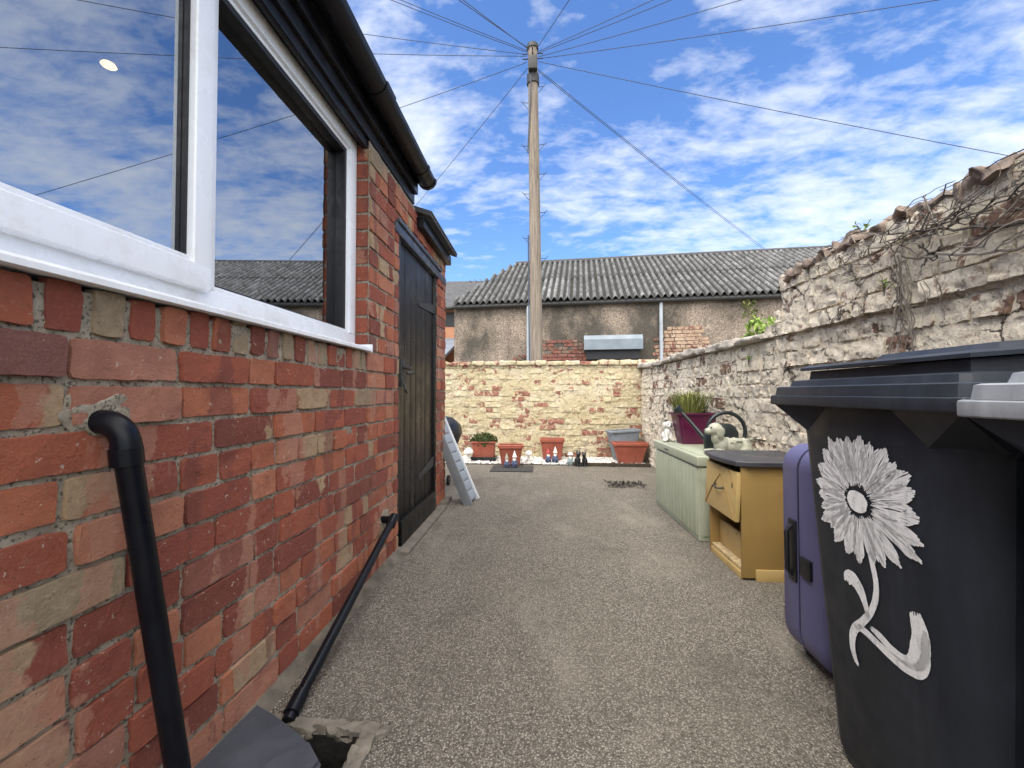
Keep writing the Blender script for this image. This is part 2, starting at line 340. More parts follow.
def tag(o, label, cat, group=None, kind=None):
    o['label'] = label
    if cat: o['category'] = cat
    if group: o['group'] = group
    if kind: o['kind'] = kind
    return o
def thing(name, label, cat, loc=(0, 0, 0), rz=0, group=None):
    o = bpy.data.objects.new(name, None); COL.objects.link(o); o.location = loc; o.rotation_euler = (0, 0, rz)
    o.empty_display_size = .1
    return tag(o, label, cat, group)
def dup(root, loc=None, rz=None, label=None):
    r = root.copy(); COL.objects.link(r)
    if loc is not None: r.location = loc
    if rz is not None: r.rotation_euler = (0, 0, rz)
    if label: r['label'] = label
    for ch in list(root.children):
        c = ch.copy(); COL.objects.link(c); c.parent = r
        for g in ch.children:
            d = g.copy(); COL.objects.link(d); d.parent = c
    return r

# ------------------------------------------------------------------ brick faces
def brick_patch(mb, P, a0, a1, b0, b1, nx, ny, d, depth, rough, chip, col, seed, tilt=0, e0=.002):
    """one brick: a domed, chipped patch over the face; P(a,b,d) -> world"""
    e = e0
    aa = [a0, a0 + e] + [a0 + e + (a1 - a0 - 2 * e) * i / nx for i in range(1, nx)] + [a1 - e, a1]
    bb = [b0, b0 + e] + [b0 + e + (b1 - b0 - 2 * e) * i / ny for i in range(1, ny)] + [b1 - e, b1]
    vs, fs = [], []; n = len(aa); m = len(bb); ca, cb = (a0 + a1) / 2, (b0 + b1) / 2
    for j, b in enumerate(bb):
        for i, a in enumerate(aa):
            edge = i in (0, n - 1) or j in (0, m - 1)
            q = Vector((a * 1.0, b * 1.0, seed * .37))
            ja = (noise.noise(q * 60 + Vector((0, 0, 7))) + noise.noise(q * 18)) * chip * .7; jb = (noise.noise(q * 60 + Vector((3, 1, 0))) + noise.noise(q * 9)) * chip * .7
            corner = (i in (0, 1, n - 2, n - 1)) and (j in (0, 1, m - 2, m - 1))
            if corner: ja -= (1 if a > ca else -1) * .002; jb -= (1 if b > cb else -1) * .002
            if edge: dd = -depth
            else:
                dd = d + noise.noise(q * 22) * rough + noise.noise(q * 70) * rough * .4 + tilt * (b - cb)
                c_ = noise.noise(q * 11 + Vector((5, 5, 5)))
                if c_ > .34: dd -= (c_ - .34) * rough * 6
                if rough > .005 and noise.noise(q * 15 + Vector((1, 7, 2))) > .1: dd -= .006
                if rough > .005 and noise.noise(q * 26 + Vector((4, 2, 8))) > .25: dd -= .005
            vs.append(P(a + ja, b + jb + (a - ca) * 0, dd))
    for j in range(m - 1):
        for i in range(n - 1): fs.append((j * n + i, j * n + i + 1, (j + 1) * n + i + 1, (j + 1) * n + i))
    mb.add(vs, fs, col)

def brick_wall(mb, P, courses, ivals, L=.235, joint=.011, nx=10, ny=5, dmin=.0, dmax=.005, depth=.012, rough=.0018, chip=.003, hdr=.25, miss=0, tilt=0, phase=None):
    """courses: list of (b0,b1); ivals(b0,b1)-> list of (a0,a1)"""
    for ci, (b0, b1) in enumerate(courses):
        for (A0, A1) in ivals(b0, b1):
            headers = hdr > 0 and ci % 5 == 3
            a = A0; first = True
            while a < A1 - .02:
                w = L * .5 if headers else (L * .5 if rnd() < hdr * .6 else L)
                if first and not headers: w = L * (.5 if ci % 2 else 1) * (1 if phase is None else ru(.6, 1))
                first = False
                w *= ru(.96, 1.04); e = min(a + w, A1)
                if A1 - e < .05: e = A1
                if rnd() >= miss:
                    g = joint / 2; ky = ru(-.002, .002)
                    k = 1 if (e - a) > .15 else .5
                    brick_patch(mb, P, a + g * ru(.6, 1.4), e - g * ru(.6, 1.4), b0 + g * ru(.7, 1.3) + ky, b1 - g * ru(.7, 1.3) + ky, max(3, int(nx * k)), ny,
                                ru(dmin, dmax), depth, rough, chip, (rnd(), rnd(), rnd()), rnd() * 50, tilt * ru(-1, 1))
                a = e
def rows(z0, z1, h, jit=0):
    out = []; z = z0
    while z < z1 - h * .5: out.append((z, z + h)); z += h
    return out
def mortar_sheet(mb, P, A0, A1, B0, B1, cell, d, amp, skip=lambda a, b: False, fr=30):
    na = max(1, int((A1 - A0) / cell)); nb = max(1, int((B1 - B0) / cell)); vs = []; fs = []
    for j in range(nb + 1):
        for i in range(na + 1):
            a = A0 + (A1 - A0) * i / na; b = B0 + (B1 - B0) * j / nb
            vs.append(P(a, b, d + amp * noise.noise(Vector((a * fr, b * fr, 3))) + amp * .7 * noise.noise(Vector((a * fr * .3, b * fr * .3, 8)))))
    for j in range(nb):
        for i in range(na):
            ac = A0 + (A1 - A0) * (i + .5) / na; bc = B0 + (B1 - B0) * (j + .5) / nb
            if not skip(ac, bc): fs.append((j * (na + 1) + i, j * (na + 1) + i + 1, (j + 1) * (na + 1) + i + 1, (j + 1) * (na + 1) + i))
    mb.add(vs, fs)
#@@CUT1
# ================================================================== SETTING: ground
WX = -.848
def build_ground():
    mb = MB(); hx = (-.655, -.505); hy = (.80, 1.135)
    xs = [-60, -3, hx[0], hx[1], 3, 60]; ys = [-40, -3, hy[0], hy[1], 7, 120]
    vs = [(x, y, 0) for y in ys for x in xs]; fs = []
    for j in range(5):
        for i in range(5):
            if i == 2 and j == 2: continue
            fs.append((j * 6 + i, j * 6 + i + 1, (j + 1) * 6 + i + 1, (j + 1) * 6 + i))
    mb.add(vs, fs); o = mb.build('ground', 'ground', smooth=None); o['kind'] = 'structure'; tag(o, 'speckled exposed aggregate concrete yard floor', None)
    g = MB(); x0, x1 = hx; y0, y1 = hy; z = -.22
    g.add([(x0, y0, .0), (x1, y0, .0), (x1, y1, .0), (x0, y1, .0), (x0, y0, z), (x1, y0, z), (x1, y1, z), (x0, y1, z)], [(4, 5, 6, 7), (0, 1, 5, 4), (1, 2, 6, 5), (2, 3, 7, 6), (3, 0, 4, 7)])
    g.build('drain_gully', 'gully', smooth=None)['kind'] = 'structure'
    # broken concrete kerb round the gully
    k = MB(); s = 1
    y = .72
    while y < 1.12:
        k.lump((-.478, y, -.002), (.05, .10, .032), s, .008, 5, ru(-.2, .2), bev=.004, fr=3); y += .08; s += 1
    x = -.73
    while x < -.47:
        k.lump((x, 1.156, -.002), (.085, .04, .032), s, .008, 5, ru(-.2, .2), bev=.004, fr=3); x += .065; s += 1
    o = k.build('gully_kerb', 'concrete'); o['kind'] = 'structure'
    # sloping mortar fillet along the foot of the house wall
    f = MB(); n = 90; vs = []; fs = []
    for i in range(n + 1):
        y = -1.2 + (2.43 + 1.2) * i / n; j = noise.noise(Vector((y * 5, 0, 0)))
        w = .045 + .016 * j; h = .042 + .014 * noise.noise(Vector((y * 7, 4, 0)))
        for k_, (t, q) in enumerate(((0, 1), (.3, .8), (.62, .45), (.86, .14), (1.05, -.04))):
            vs.append((WX - .004 + w * t + .004 * noise.noise(Vector((y * 20, k_, 1))), y, h * q + .005 * noise.noise(Vector((y * 22, k_, 5)))))
    for i in range(n):
        for k_ in range(4): fs.append((i * 5 + k_, i * 5 + k_ + 1, (i + 1) * 5 + k_ + 1, (i + 1) * 5 + k_))
    f.add(vs, fs); o = f.build('concrete_kerb', 'haunch', smooth=60); o['kind'] = 'structure'
build_ground()

# ================================================================== HOUSE on the left
HZ = .0855
house = thing('brick_house', 'red brick house with white framed window and black plank door', 'house', (WX, 1, 0))
hl = Vector((WX, 1, 0))
def Lw(a, b, d): return (WX + d - hl.x, a - hl.y, b)          # long wall: a = Y, b = Z, outward +X
YE, YB, ZT, ZT2 = 3.62, -1.3, 2.205, 2.13
WIN = (-.9, 1.985, 1.157, 2.205); DOOR = (2.415, 3.335, 0, 1.945)
def house_ivals(b0, b1):
    bc = (b0 + b1) / 2; out = []; segs = [(YB, 2.335), (2.338, YE)]
    for (s, e) in segs:
        if bc > ZT2 and e > 2.8: e = 2.8
        cuts = []
        if bc > 1.055 and bc < 1.157: cuts.append((WIN[0], WIN[1] - .035))
        if bc > WIN[2]: cuts.append((WIN[0], WIN[1]))
        if bc < DOOR[3]: cuts.append((DOOR[0], DOOR[1]))
        cur = s
        for (c0, c1) in cuts:
            if c1 <= s or c0 >= e: continue
            if c0 > cur: out.append((cur, c0))
            cur = max(cur, c1)
        if cur < e: out.append((cur, e))
    return out
mb = MB()
cs = rows(.03, 1.05, HZ) + [(1.056, 1.157)] + rows(1.157, ZT, HZ)
random.seed(21)
brick_wall(mb, Lw, cs, house_ivals, nx=16, ny=6, hdr=.42, rough=.0022, chip=.0036, dmin=.001, dmax=.009, joint=.0095, depth=.010, tilt=.03)
y = WIN[0]                                                     # upright course below the sill
while y < WIN[1] - .04:
    w = ru(.068, .078); e = min(y + w, WIN[1] - .037)
    if y > .2: brick_patch(mb, Lw, y + .008, e - .006, 1.06, 1.150 + ru(-.004, .003), 5, 7, ru(.0, .006), .014, .003, .005, (ru(0, .95), rnd() * .72, 1 if rnd() < .38 else .2), rnd() * 50)
    y += w
for (z0, z1) in rows(1.157, ZT, HZ):                           # window reveal, facing the camera
    brick_patch(mb, lambda a, b, d: (a - hl.x, WIN[1] - d - hl.y, b), WX - .105, WX - .002, z0 + .005, z1 - .005, 4, 5, ru(.0, .004), .01, .002, .003, (ru(0, .6), rnd(), rnd() * .95), rnd() * 50)
for (z0, z1) in rows(.03, DOOR[3], HZ):                        # far door jamb
    brick_patch(mb, lambda a, b, d: (a - hl.x, DOOR[1] - d - hl.y, b), WX - .105, WX - .002, z0 + .005, z1 - .005, 4, 4, ru(.0, .004), .01, .002, .003, (rnd(), rnd(), rnd() * .95), rnd() * 50)
def Ew(a, b, d): return (a - hl.x, YE + d - hl.y, b)           # end wall
brick_wall(mb, Ew, rows(.03, ZT2, HZ), lambda b0, b1: [(-2.9, WX - .004)], nx=6, ny=4, hdr=.25)
mb.build('brickwork', 'brick', house, smooth=25, attr=True)
mm = MB()
def skipwin(a, b): return (WIN[0] < a < WIN[1] and b > WIN[2] - .01) or (DOOR[0] < a < DOOR[1] and b < DOOR[3]) or (b > ZT2 and a > 2.8)
mortar_sheet(mm, Lw, YB, YE, 0, ZT, .018, -.003, .0052, skipwin, 40)
mortar_sheet(mm, Ew, -2.9, WX, 0, ZT2, .06, -.005, .004)
mm.add([(p[0] - hl.x, p[1] - hl.y, p[2]) for p in [(WX - .11, WIN[1] + .004, 1.15), (WX - .002, WIN[1] + .004, 1.15), (WX - .002, WIN[1] + .004, ZT), (WX - .11, WIN[1] + .004, ZT),
        (WX - .11, DOOR[1] + .004, 0), (WX - .002, DOOR[1] + .004, 0), (WX - .002, DOOR[1] + .004, DOOR[3]), (WX - .11, DOOR[1] + .004, DOOR[3])]], [(0, 1, 2, 3), (4, 5, 6, 7)])
mm.build('wall_core', 'mortar', house, smooth=60)
def hbox(mb, x0, x1, y0, y1, z0, z1, bev=.004, seg=2): mb.box(x0 - hl.x, x1 - hl.x, y0 - hl.y, y1 - hl.y, z0, z1, bev, seg=seg)
# rendered mortar patches where pipes enter
p = MB(); p.blob((WX - hl.x, .748 - hl.y, .912), (.010, .068, .046), 5, .35, 2.6, seed=2)
p.build('mortar_patch', 'mortar', house, smooth=60)
p = MB(); p.blob((WX - hl.x, 2.20 - hl.y, .255), (.014, .07, .07), 5, .35, 2.6, seed=5); p.build('mortar_patch', 'mortar', house, smooth=60)
# interior shell (room seen dimly through the glass)
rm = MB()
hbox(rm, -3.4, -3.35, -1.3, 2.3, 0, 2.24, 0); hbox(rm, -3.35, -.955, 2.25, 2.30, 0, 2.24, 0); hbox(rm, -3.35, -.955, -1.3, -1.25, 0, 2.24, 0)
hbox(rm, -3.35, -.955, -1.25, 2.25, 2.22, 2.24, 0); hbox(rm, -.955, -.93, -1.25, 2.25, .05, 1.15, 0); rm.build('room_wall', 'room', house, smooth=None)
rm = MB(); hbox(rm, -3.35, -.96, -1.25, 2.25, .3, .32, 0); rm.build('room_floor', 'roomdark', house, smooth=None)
lp = MB(); lp.lathe([(.001, 0), (.022, 0), (.025, .004), (.02, .012)], (-1.66 - hl.x, 1.46 - hl.y, 2.207), 20); lp.build('ceiling_downlight', 'lamp', house)
# roof slabs, fascia, gutter
def hloft(mb, x0, x1, y0, y1, zx0, zx1, t, n=1):
    q = [(x0, zx0), (x1, zx1), (x1, zx1 + t), (x0, zx0 + t)]
    mb.loft([[(x - hl.x, yy - hl.y, z) for x, z in q] for yy in (y0, y1)])
r1 = MB(); hloft(r1, -.79, -3.6, YB - .1, 2.74, 2.375, 3.55, .03); r1.build('roof', 'slate', house, smooth=None)
r2 = MB()
hloft(r2, -.742, -3.3, 2.742, 3.61, 2.150, 3.02, .026); 
for i in range(6):
    a = 2.745 + .1445 * i; hloft(r2, -.737, -1.0, a, a + .141, 2.168 + ru(0, .004), 2.262, .012)
r2.build('lean_to_roof', 'slate', house, smooth=None)
fb = MB(); hbox(fb, -.884, -.858, YB, 2.0, 2.165, 2.22, .004); hbox(fb, -.885, -.842, YB, 2.70, 2.209, 2.37, .004); hbox(fb, -.842, -.815, YB, 2.69, 2.27, 2.375, .005)
hbox(fb, WX - .09, -.885, YB, 2.0, 2.19, 2.26, .003); fb.build('fascia', 'blackpaint', house)
fb = MB(); hbox(fb, -.845, -.79, 2.75, 3.60, 2.075, 2.15, .005); fb.build('fascia', 'blackpaint', house)
gt = MB(); ringout = []
for yy in (YB, 2.705):
    ring = [(-.758 - hl.x + .058 * math.cos(t), yy - hl.y, 2.372 + .058 * math.sin(t)) for t in [math.pi + math.pi * k / 14 for k in range(15)]]
    ring += [(-.758 - hl.x + .053 * math.cos(t), yy - hl.y, 2.372 + .053 * math.sin(t)) for t in [2 * math.pi - math.pi * k / 14 for k in range(15)]]
    ringout.append(ring)
gt.loft(ringout); g = gt.build('gutter', 'pvc', house)
def gclip(y0, y1, r, name):
    c = MB(); rr = []
    for yy in (y0, y1):
        rr.append([(-.758 - hl.x + r * math.cos(t), yy - hl.y, 2.374 + r * math.sin(t)) for t in [math.pi + math.pi * k / 14 for k in range(15)]] + [(-.758 - hl.x + .05, yy - hl.y, 2.376), (-.758 - hl.x - .05, yy - hl.y, 2.376)])
    c.loft(rr); o = c.build(name, 'pvc', g); return o
gclip(1.82, 1.93, .0635, 'gutter_union'); gclip(2.685, 2.712, .064, 'end_cap'); gclip(.9, .935, .063, 'gutter_bracket'); gclip(2.52, 2.55, .063, 'gutter_bracket')
# window
wn = bpy.data.objects.new('window', None); COL.objects.link(wn); wn.parent = house
def wbox(mb, x0, x1, y0, y1, z0, z1, bev=.004, seg=2): hbox(mb, x0, x1, y0, y1, z0, z1, bev, seg)
FX = -.91
fr = MB()
wbox(fr, FX - .06, FX, -.9, 1.978, 1.172, 1.236, .005); wbox(fr, FX - .06, FX, -.9, 1.978, 2.13, 2.2, .005)
wbox(fr, FX - .06, FX, 1.915, 1.978, 1.2363, 2.1297, .005); wbox(fr, FX - .06, FX - .0005, 1.055, 1.095, 1.2363, 2.1297, .004)
# stepped glazing beads
wbox(fr, FX - .05, FX - .012, 1.0955, 1.9145, 1.2365, 1.252, .003); wbox(fr, FX - .05, FX - .012, 1.0955, 1.9145, 2.114, 2.1295, .003)
wbox(fr, FX - .05, FX - .012, 1.898, 1.9145, 1.2525, 2.1135, .003)
fr.build('window_frame', 'upvc', wn)
sh = MB()                                                      # opening sash on the near side
wbox(sh, FX - .05, FX + .022, -.6, 1.06, 1.222, 1.290, .009, 3); wbox(sh, FX - .05, FX + .022, -.6, 1.06, 2.07, 2.14, .009, 3)
wbox(sh, FX - .05, FX + .0215, .998, 1.0605, 1.25, 2.10, .009, 3)
wbox(sh, FX - .045, FX + .012, -.6, 1.0, 1.286, 1.303, .004)
sh.build('window_sash', 'upvc', wn)
gk = MB()
wbox(gk, FX - .04, FX + .002, .992, .9985, 1.30, 2.07, .001)
wbox(gk, FX - .059, FX - .014, 1.880, 1.8985, 1.2525, 2.114, .001)
wbox(gk, FX - .059, FX - .014, 1.0952, 1.1005, 1.2525, 2.114, .001); wbox(gk, FX - .059, FX - .016, 1.1007, 1.8798, 1.2515, 1.257, .001); wbox(gk, FX - .059, FX - .014, 1.1007, 1.8798, 2.095, 2.1138, .001)
gk.build('gasket', 'gasket', wn)
for (a, b, z0, z1, x) in ((-.6, .99, 1.298, 2.072, FX - .012), (1.098, 1.893, 1.254, 2.111, FX - .056)):
    q = MB(); q.add([(x - hl.x, a - hl.y, z0), (x - hl.x, b - hl.y, z0), (x - hl.x, b - hl.y, z1), (x - hl.x, a - hl.y, z1)], [(0, 1, 2, 3)]); q.build('window_pane', 'glass', wn, smooth=None)
sl = MB()
prof = [(-.955, 1.160), (-.822, 1.150), (-.819, 1.152), (-.819, 1.163), (-.826, 1.170), (-.9, 1.184), (-.955, 1.186)]
sl.loft([[(x - hl.x, yy - hl.y, z) for x, z in prof] for yy in (-.9, 1.957)]); wbox(sl, -.93, -.8165, 1.9572, 1.966, 1.147, 1.186, .003)
sl.build('window_sill', 'upvc', wn, smooth=40)
# door
dr = bpy.data.objects.new('door', None); COL.objects.link(dr); dr.parent = house
random.seed(5)
pl = MB(); y = 2.465; i = 0
bw = (3.285 - 2.465) / 7
for i in range(7): hbox(pl, -.905, -.868 + ru(-.003, .003), y + .002, y + bw - .002, .03, 1.885, .005); y += bw
pl.build('plank', 'door', dr)
df = MB(); hbox(df, -.94, -.852, 2.418, 2.4635, .02, 1.89, .004); hbox(df, -.94, -.852, 3.287, 3.332, .02, 1.89, .004); df.build('door_frame', 'door', dr)
kb = MB(); hbox(kb, -.8675, -.838, 2.468, 3.283, .025, .175, .006); kb.build('kickboard', 'door', dr)
lt = MB(); hbox(lt, -.866, -.845, 2.47, 2.53, 1.02, 1.16, .004); hbox(lt, -.846, -.82, 2.475, 2.60, 1.10, 1.118, .004); lt.tube([(-.82 - hl.x, 2.50 - hl.y, 1.07), (-.80 - hl.x, 2.515 - hl.y, 1.075), (-.80 - hl.x, 2.57 - hl.y, 1.075)], .009)
hbox(lt, -.866, -.84, 2.475, 2.515, .99, 1.03, .003); lt.tube([(-.84 - hl.x, 2.50 - hl.y, 1.01), (-.828 - hl.x, 2.49 - hl.y, .97), (-.828 - hl.x, 2.52 - hl.y, .95)], .006); lt.build('latch', 'iron', dr)
for z in (.40, 1.62):
    hg = MB(); L = .42
    hg.add([(-.8655 - hl.x, 3.30 - hl.y, z + .045), (-.8655 - hl.x, 3.30 - hl.y, z - .03), (-.8655 - hl.x, 3.30 - L - hl.y, z - .055), (-.8655 - hl.x, 3.30 - L - hl.y, z - .03)] + [(-.859 - hl.x, 3.30 - hl.y, z + .045), (-.859 - hl.x, 3.30 - hl.y, z - .03), (-.859 - hl.x, 3.30 - L - hl.y, z - .055), (-.859 - hl.x, 3.30 - L - hl.y, z - .03)],
           [(0, 1, 2, 3), (4, 5, 6, 7), (0, 1, 5, 4), (1, 2, 6, 5), (2, 3, 7, 6), (3, 0, 4, 7)]); hg.build('hinge', 'iron', dr, smooth=None)
li = MB(); hbox(li, -.94, -.835, 2.34, 3.60, 1.892, 1.955, .006); hbox(li, -.866, -.822, 2.36, 3.4, 1.955, 1.98, .006); li.build('door_lintel', 'bluepaint', house)
ts = MB(); hbox(ts, -.95, -.775, 2.40, 3.42, -.02, .024, .012, 3); hbox(ts, -.95, -.79, 3.42, 3.66, -.02, .04, .012); ts.build('threshold', 'concrete', house)

# ================================================================== waste pipes and slate at the gully
wp = thing('waste_pipe', 'thick black plastic waste pipe falling from brick wall to slate cover', 'pipe', (-.8, .74, .9))
def rel(o, pts): l = o.location; return [(p[0] - l.x, p[1] - l.y, p[2] - l.z) for p in pts]
a = MB(); arc = [(-.87, .738, .895)]
for k in range(9):
    t = R(90 * k / 8); arc.append((-.838 + .044 * math.sin(t), .739 + .006 * k / 8, .895 - .044 * (1 - math.cos(t))))
arc.append((-.791, .746, .828))
a.tube(rel(wp, arc), [.0235] * 9 + [.0245] * 2, 20); a.build('elbow', 'pvc', wp)
a = MB(); a.tube(rel(wp, [(-.794, .744, .845), (-.792, .746, .812)]), .0265, 20); a.build('collar', 'pvc', wp)
a = MB(); a.tube(rel(wp, [(-.792, .746, .83), (-.762, .838, .16), (-.757, .85, .03)]), .0215, 20); a.build('pipe', 'pvc', wp)
w2 = thing('waste_pipe', 'thin black waste pipe sloping along foot of brick wall towards the door', 'pipe', (-.75, 1.6, .1))
a = MB(); a.tube(rel(w2, [(-.86, 2.165, .278), (-.80, 2.165, .278), (-.785, 2.162, .276)]), .019, 14); a.tube(rel(w2, [(-.785, 2.19, .288), (-.785, 2.13, .26)]), .0245, 14); a.build('elbow', 'pvc', w2)
a = MB(); a.tube(rel(w2, [(-.786, 2.165, .276), (-.752, 1.65, .145), (-.72, 1.19, .035), (-.717, 1.15, .02)]), .018, 16); a.build('pipe', 'pvc', w2)
a = MB(); a.tube(rel(w2, [(-.7225, 1.225, .045), (-.718, 1.165, .028)]), .0225, 16); a.build('collar', 'pvc', w2)
sc_ = MB(); pts = [(-.836, 1.188), (-.745, 1.142), (-.655, 1.097), (-.60, 1.06), (-.545, 1.008), (-.53, .93), (-.56, .78), (-.845, .72), (-.842, .95)]
def zs(x, y): return .036 + .01 * (x + .84) + .012 * noise.noise(Vector((x * 5, y * 5, 0)))
sc_.loft([[(x, y, zs(x, y) - .016) for x, y in pts], [(x + .002, y, zs(x, y) - .003) for x, y in pts], [(-.69 + (x + .69) * .975, .95 + (y - .95) * .975, zs(x, y) + .003) for x, y in pts]])
sc_.add([(-.70, .86, .046), (-.60, .80, .046), (-.545, 1.0, .052), (-.60, 1.052, .05), (-.66, 1.0, .051), (-.69, .93, .048), (-.70, .86, .041), (-.60, .80, .04), (-.545, 1.0, .041), (-.60, 1.052, .041), (-.66, 1.0, .041), (-.69, .93, .041)],
       [(0, 1, 2, 3, 4, 5)] + [(i, (i + 1) % 6, 6 + (i + 1) % 6, 6 + i) for i in range(6)])
tag(sc_.build('slate_cover', 'slatecover', smooth=25), 'broken dark grey slate lying over the drain against brick wall', 'slate')
#@@CUT2
# ================================================================== boundary walls
FY, RX = 6.12, 1.44
random.seed(33)
fw = thing('boundary_wall', 'cream painted brick wall across the end of the yard', 'wall', (0, FY, 0))
def Fw(a, b, d): return (a, -d, b)
mb = MB(); FTOP = 1.36
brick_wall(mb, Fw, rows(.0, FTOP, .082), lambda b0, b1: [(-2.6, 1.55)], L=.235, joint=.012, nx=9, ny=4, dmin=-.004, dmax=.010, depth=.02, rough=.007, chip=.009, hdr=.3, miss=.03, tilt=.15)
mb.build('brickwork', 'cream', fw, smooth=28, attr=True)
mm = MB(); mortar_sheet(mm, Fw, -2.6, 1.6, 0, FTOP, .025, -.006, .009, fr=22)
mm.box(-2.6, 1.6, .03, .24, 0, FTOP, .01); mm.build('wall_core', 'cream', fw, smooth=60)
cp = MB(); x = -2.6; i = 0
while x < 1.5:
    w = ru(.17, .30); h = ru(.055, .085); cp.lump((x + w / 2, .1, FTOP + h / 2 - .006), (w - .012, .27, h), i, .010, 4, ru(-.04, .04), ru(-.03, .03), (rnd(), rnd(), rnd())); x += w; i += 1
cp.build('coping', 'cream', fw, smooth=60, attr=True)

rw = thing('boundary_wall', 'flaking off-white painted brick wall stepping up behind the wheelie bins', 'wall', (RX, 2.6, 0))
RY0, RY1, RS, RL, RH = -.4, 6.1, 2.72, 1.285, 1.665
def Rw(a, b, d): return (-d - .0, a - 2.6, b)
def rw_iv(b0, b1):
    if b1 <= RL + .02: return [(RY0, RY1)]
    # the tall part ends in a ragged toothed edge
    return [(RY0, RS - .03 - .16 * ((b0 - RL) / .35) ** 1.5 + ru(-.06, .06))]
mb = MB()
RC = rows(.0, RL, .0915) + rows(RL + .004, RH, .088)
brick_wall(mb, Rw, [c for c in RC if not (RL - .02 < c[0] < RL + .06)], rw_iv, L=.25, joint=.010, nx=15, ny=8, dmin=-.006, dmax=.010, depth=.03, rough=.0062, chip=.0075, hdr=.25, miss=.03, tilt=.10)
brick_wall(mb, Rw, [c for c in RC if RL - .02 < c[0] < RL + .06], lambda b0, b1: [(RY0, 2.74)], L=.30, joint=.010, nx=13, ny=6, dmin=.024, dmax=.034, depth=.03, rough=.008, chip=.008, hdr=.1)
mb.build('brickwork', 'pale', rw, smooth=28, attr=True)
mm = MB(); mortar_sheet(mm, Rw, RY0, RY1, 0, RL, .022, -.009, .011, fr=22); mortar_sheet(mm, Rw, RY0, RS - .12, RL, RH, .022, -.008, .012, fr=20)
mm.box(.03, .23, RY0 - 2.6, RY1 - 2.6, 0, RL, .01); mm.box(.032, .228, RY0 - 2.6, RS - .14 - 2.6, RL - .02, RH, .01); mm.build('wall_core', 'pale', rw, smooth=60)
cp = MB(); y = RS + .01; i = 0
while y < RY1 - .02:
    w = ru(.22, .42); h = ru(.045, .075); cp.lump((.10, y + w / 2 - 2.6, RL + h / 2 + ru(-.004, .014)), (.30, w - .015, h), i + 40, .012, 4, ru(-.03, .03), ru(-.05, .05)); y += w; i += 1
cp.build('coping', 'coping', rw, smooth=60)
cp = MB(); y = RY0
while y < RS - .12:
    w = ru(.035, .11); h = ru(.02, .06); t = max(0, (y - 2.1) / .5)
    for q in range(2):
        cp.lump((.045 + q * .1 + ru(-.012, .03), y + w / 2 - 2.6 + ru(-.02, .02), RH + h * .22 - .02 - .05 * t * t), (.12, w, h), i + 90 + q, .02, 4, ru(-.25, .25), ru(-.2, .2), bev=.008); i += 1
    y += w * .85
for k in range(16):                                            # broken ragged end of the tall part
    z = k * .02; cp.lump((.07 + ru(-.03, .06), RS - .17 + .02 - .10 * (z / .33) + ru(-.04, .05) - 2.6, RL + .05 + z), (ru(.06, .14), ru(.05, .12), ru(.03, .06)), i + k, .02, 4, ru(-.4, .4), ru(-.3, .3), bev=.008)
cp.build('broken_brick', 'topbrick', rw, smooth=60)

# dead creeper on the tall wall
random.seed(11)
cr = MB()
def stem(y, z, dy, dz, n, r, wob=.03):
    pts = []; d = ru(.02, .05)
    for k in range(n):
        pts.append((RX - d - .012 + ru(-.008, .008), y, z)); y += dy + ru(-wob, wob) * .6; z += dz + ru(-wob, wob) * .6; d = max(.016, min(.04, d + ru(-.010, .010)))
        z = min(z, RH + .0)
    c = (rnd(), rnd(), rnd()); cr.tube(pts, [r * (1 - .6 * k / n) for k in range(n)], 5, c)
for k in range(60): stem(ru(1.0, 1.85), ru(1.45, 1.58), ru(-.045, .045), ru(-.012, .02), random.randint(5, 13), ru(.0012, .004))
for k in range(14): stem(ru(1.67, 1.735), ru(1.36, 1.5), ru(-.004, .004), -.028, random.randint(5, 17), ru(.0012, .0035), .014)
for k in range(14): stem(ru(.95, 1.5), ru(1.38, 1.48), ru(-.05, -.02), ru(-.002, .012), random.randint(5, 10), ru(.0015, .004), .02)
for k in range(70): stem(ru(1.2, 2.2), ru(1.53, 1.62), ru(-.03, .03), ru(-.02, .02), random.randint(3, 7), ru(.0014, .003), .03)
stem(1.0, 1.35, .035, .013, 24, .007, .012); stem(1.55, 1.44, -.03, -.004, 18, .006, .014)
for k in range(5): stem(ru(1.55, 1.62), ru(1.3, 1.42), ru(-.004, .004), -.02, random.randint(4, 10), ru(.001, .0025), .014)
tag(cr.build('creeper', 'creeper', smooth=60, attr=True), 'tangle of dead grey creeper stems clinging to tall painted wall', 'creeper', kind='thing')

def leaf_quad(mb, p, size, col, droop=0, ax=None):
    d = Vector((ru(-1, 1), ru(-1, 1), ru(-.3, 1))).normalized() if ax is None else Vector(ax).normalized()
    s = d.orthogonal().normalized(); s.rotate(Matrix.Rotation(ru(0, 6.28), 3, d)); p = Vector(p); u = d.cross(s)
    mb.add([p, p + d * size * .5 + s * size * .28 + u * size * .08, p + d * size, p + d * size * .5 - s * size * .28 + u * size * .08], [(0, 1, 2, 3)], col)
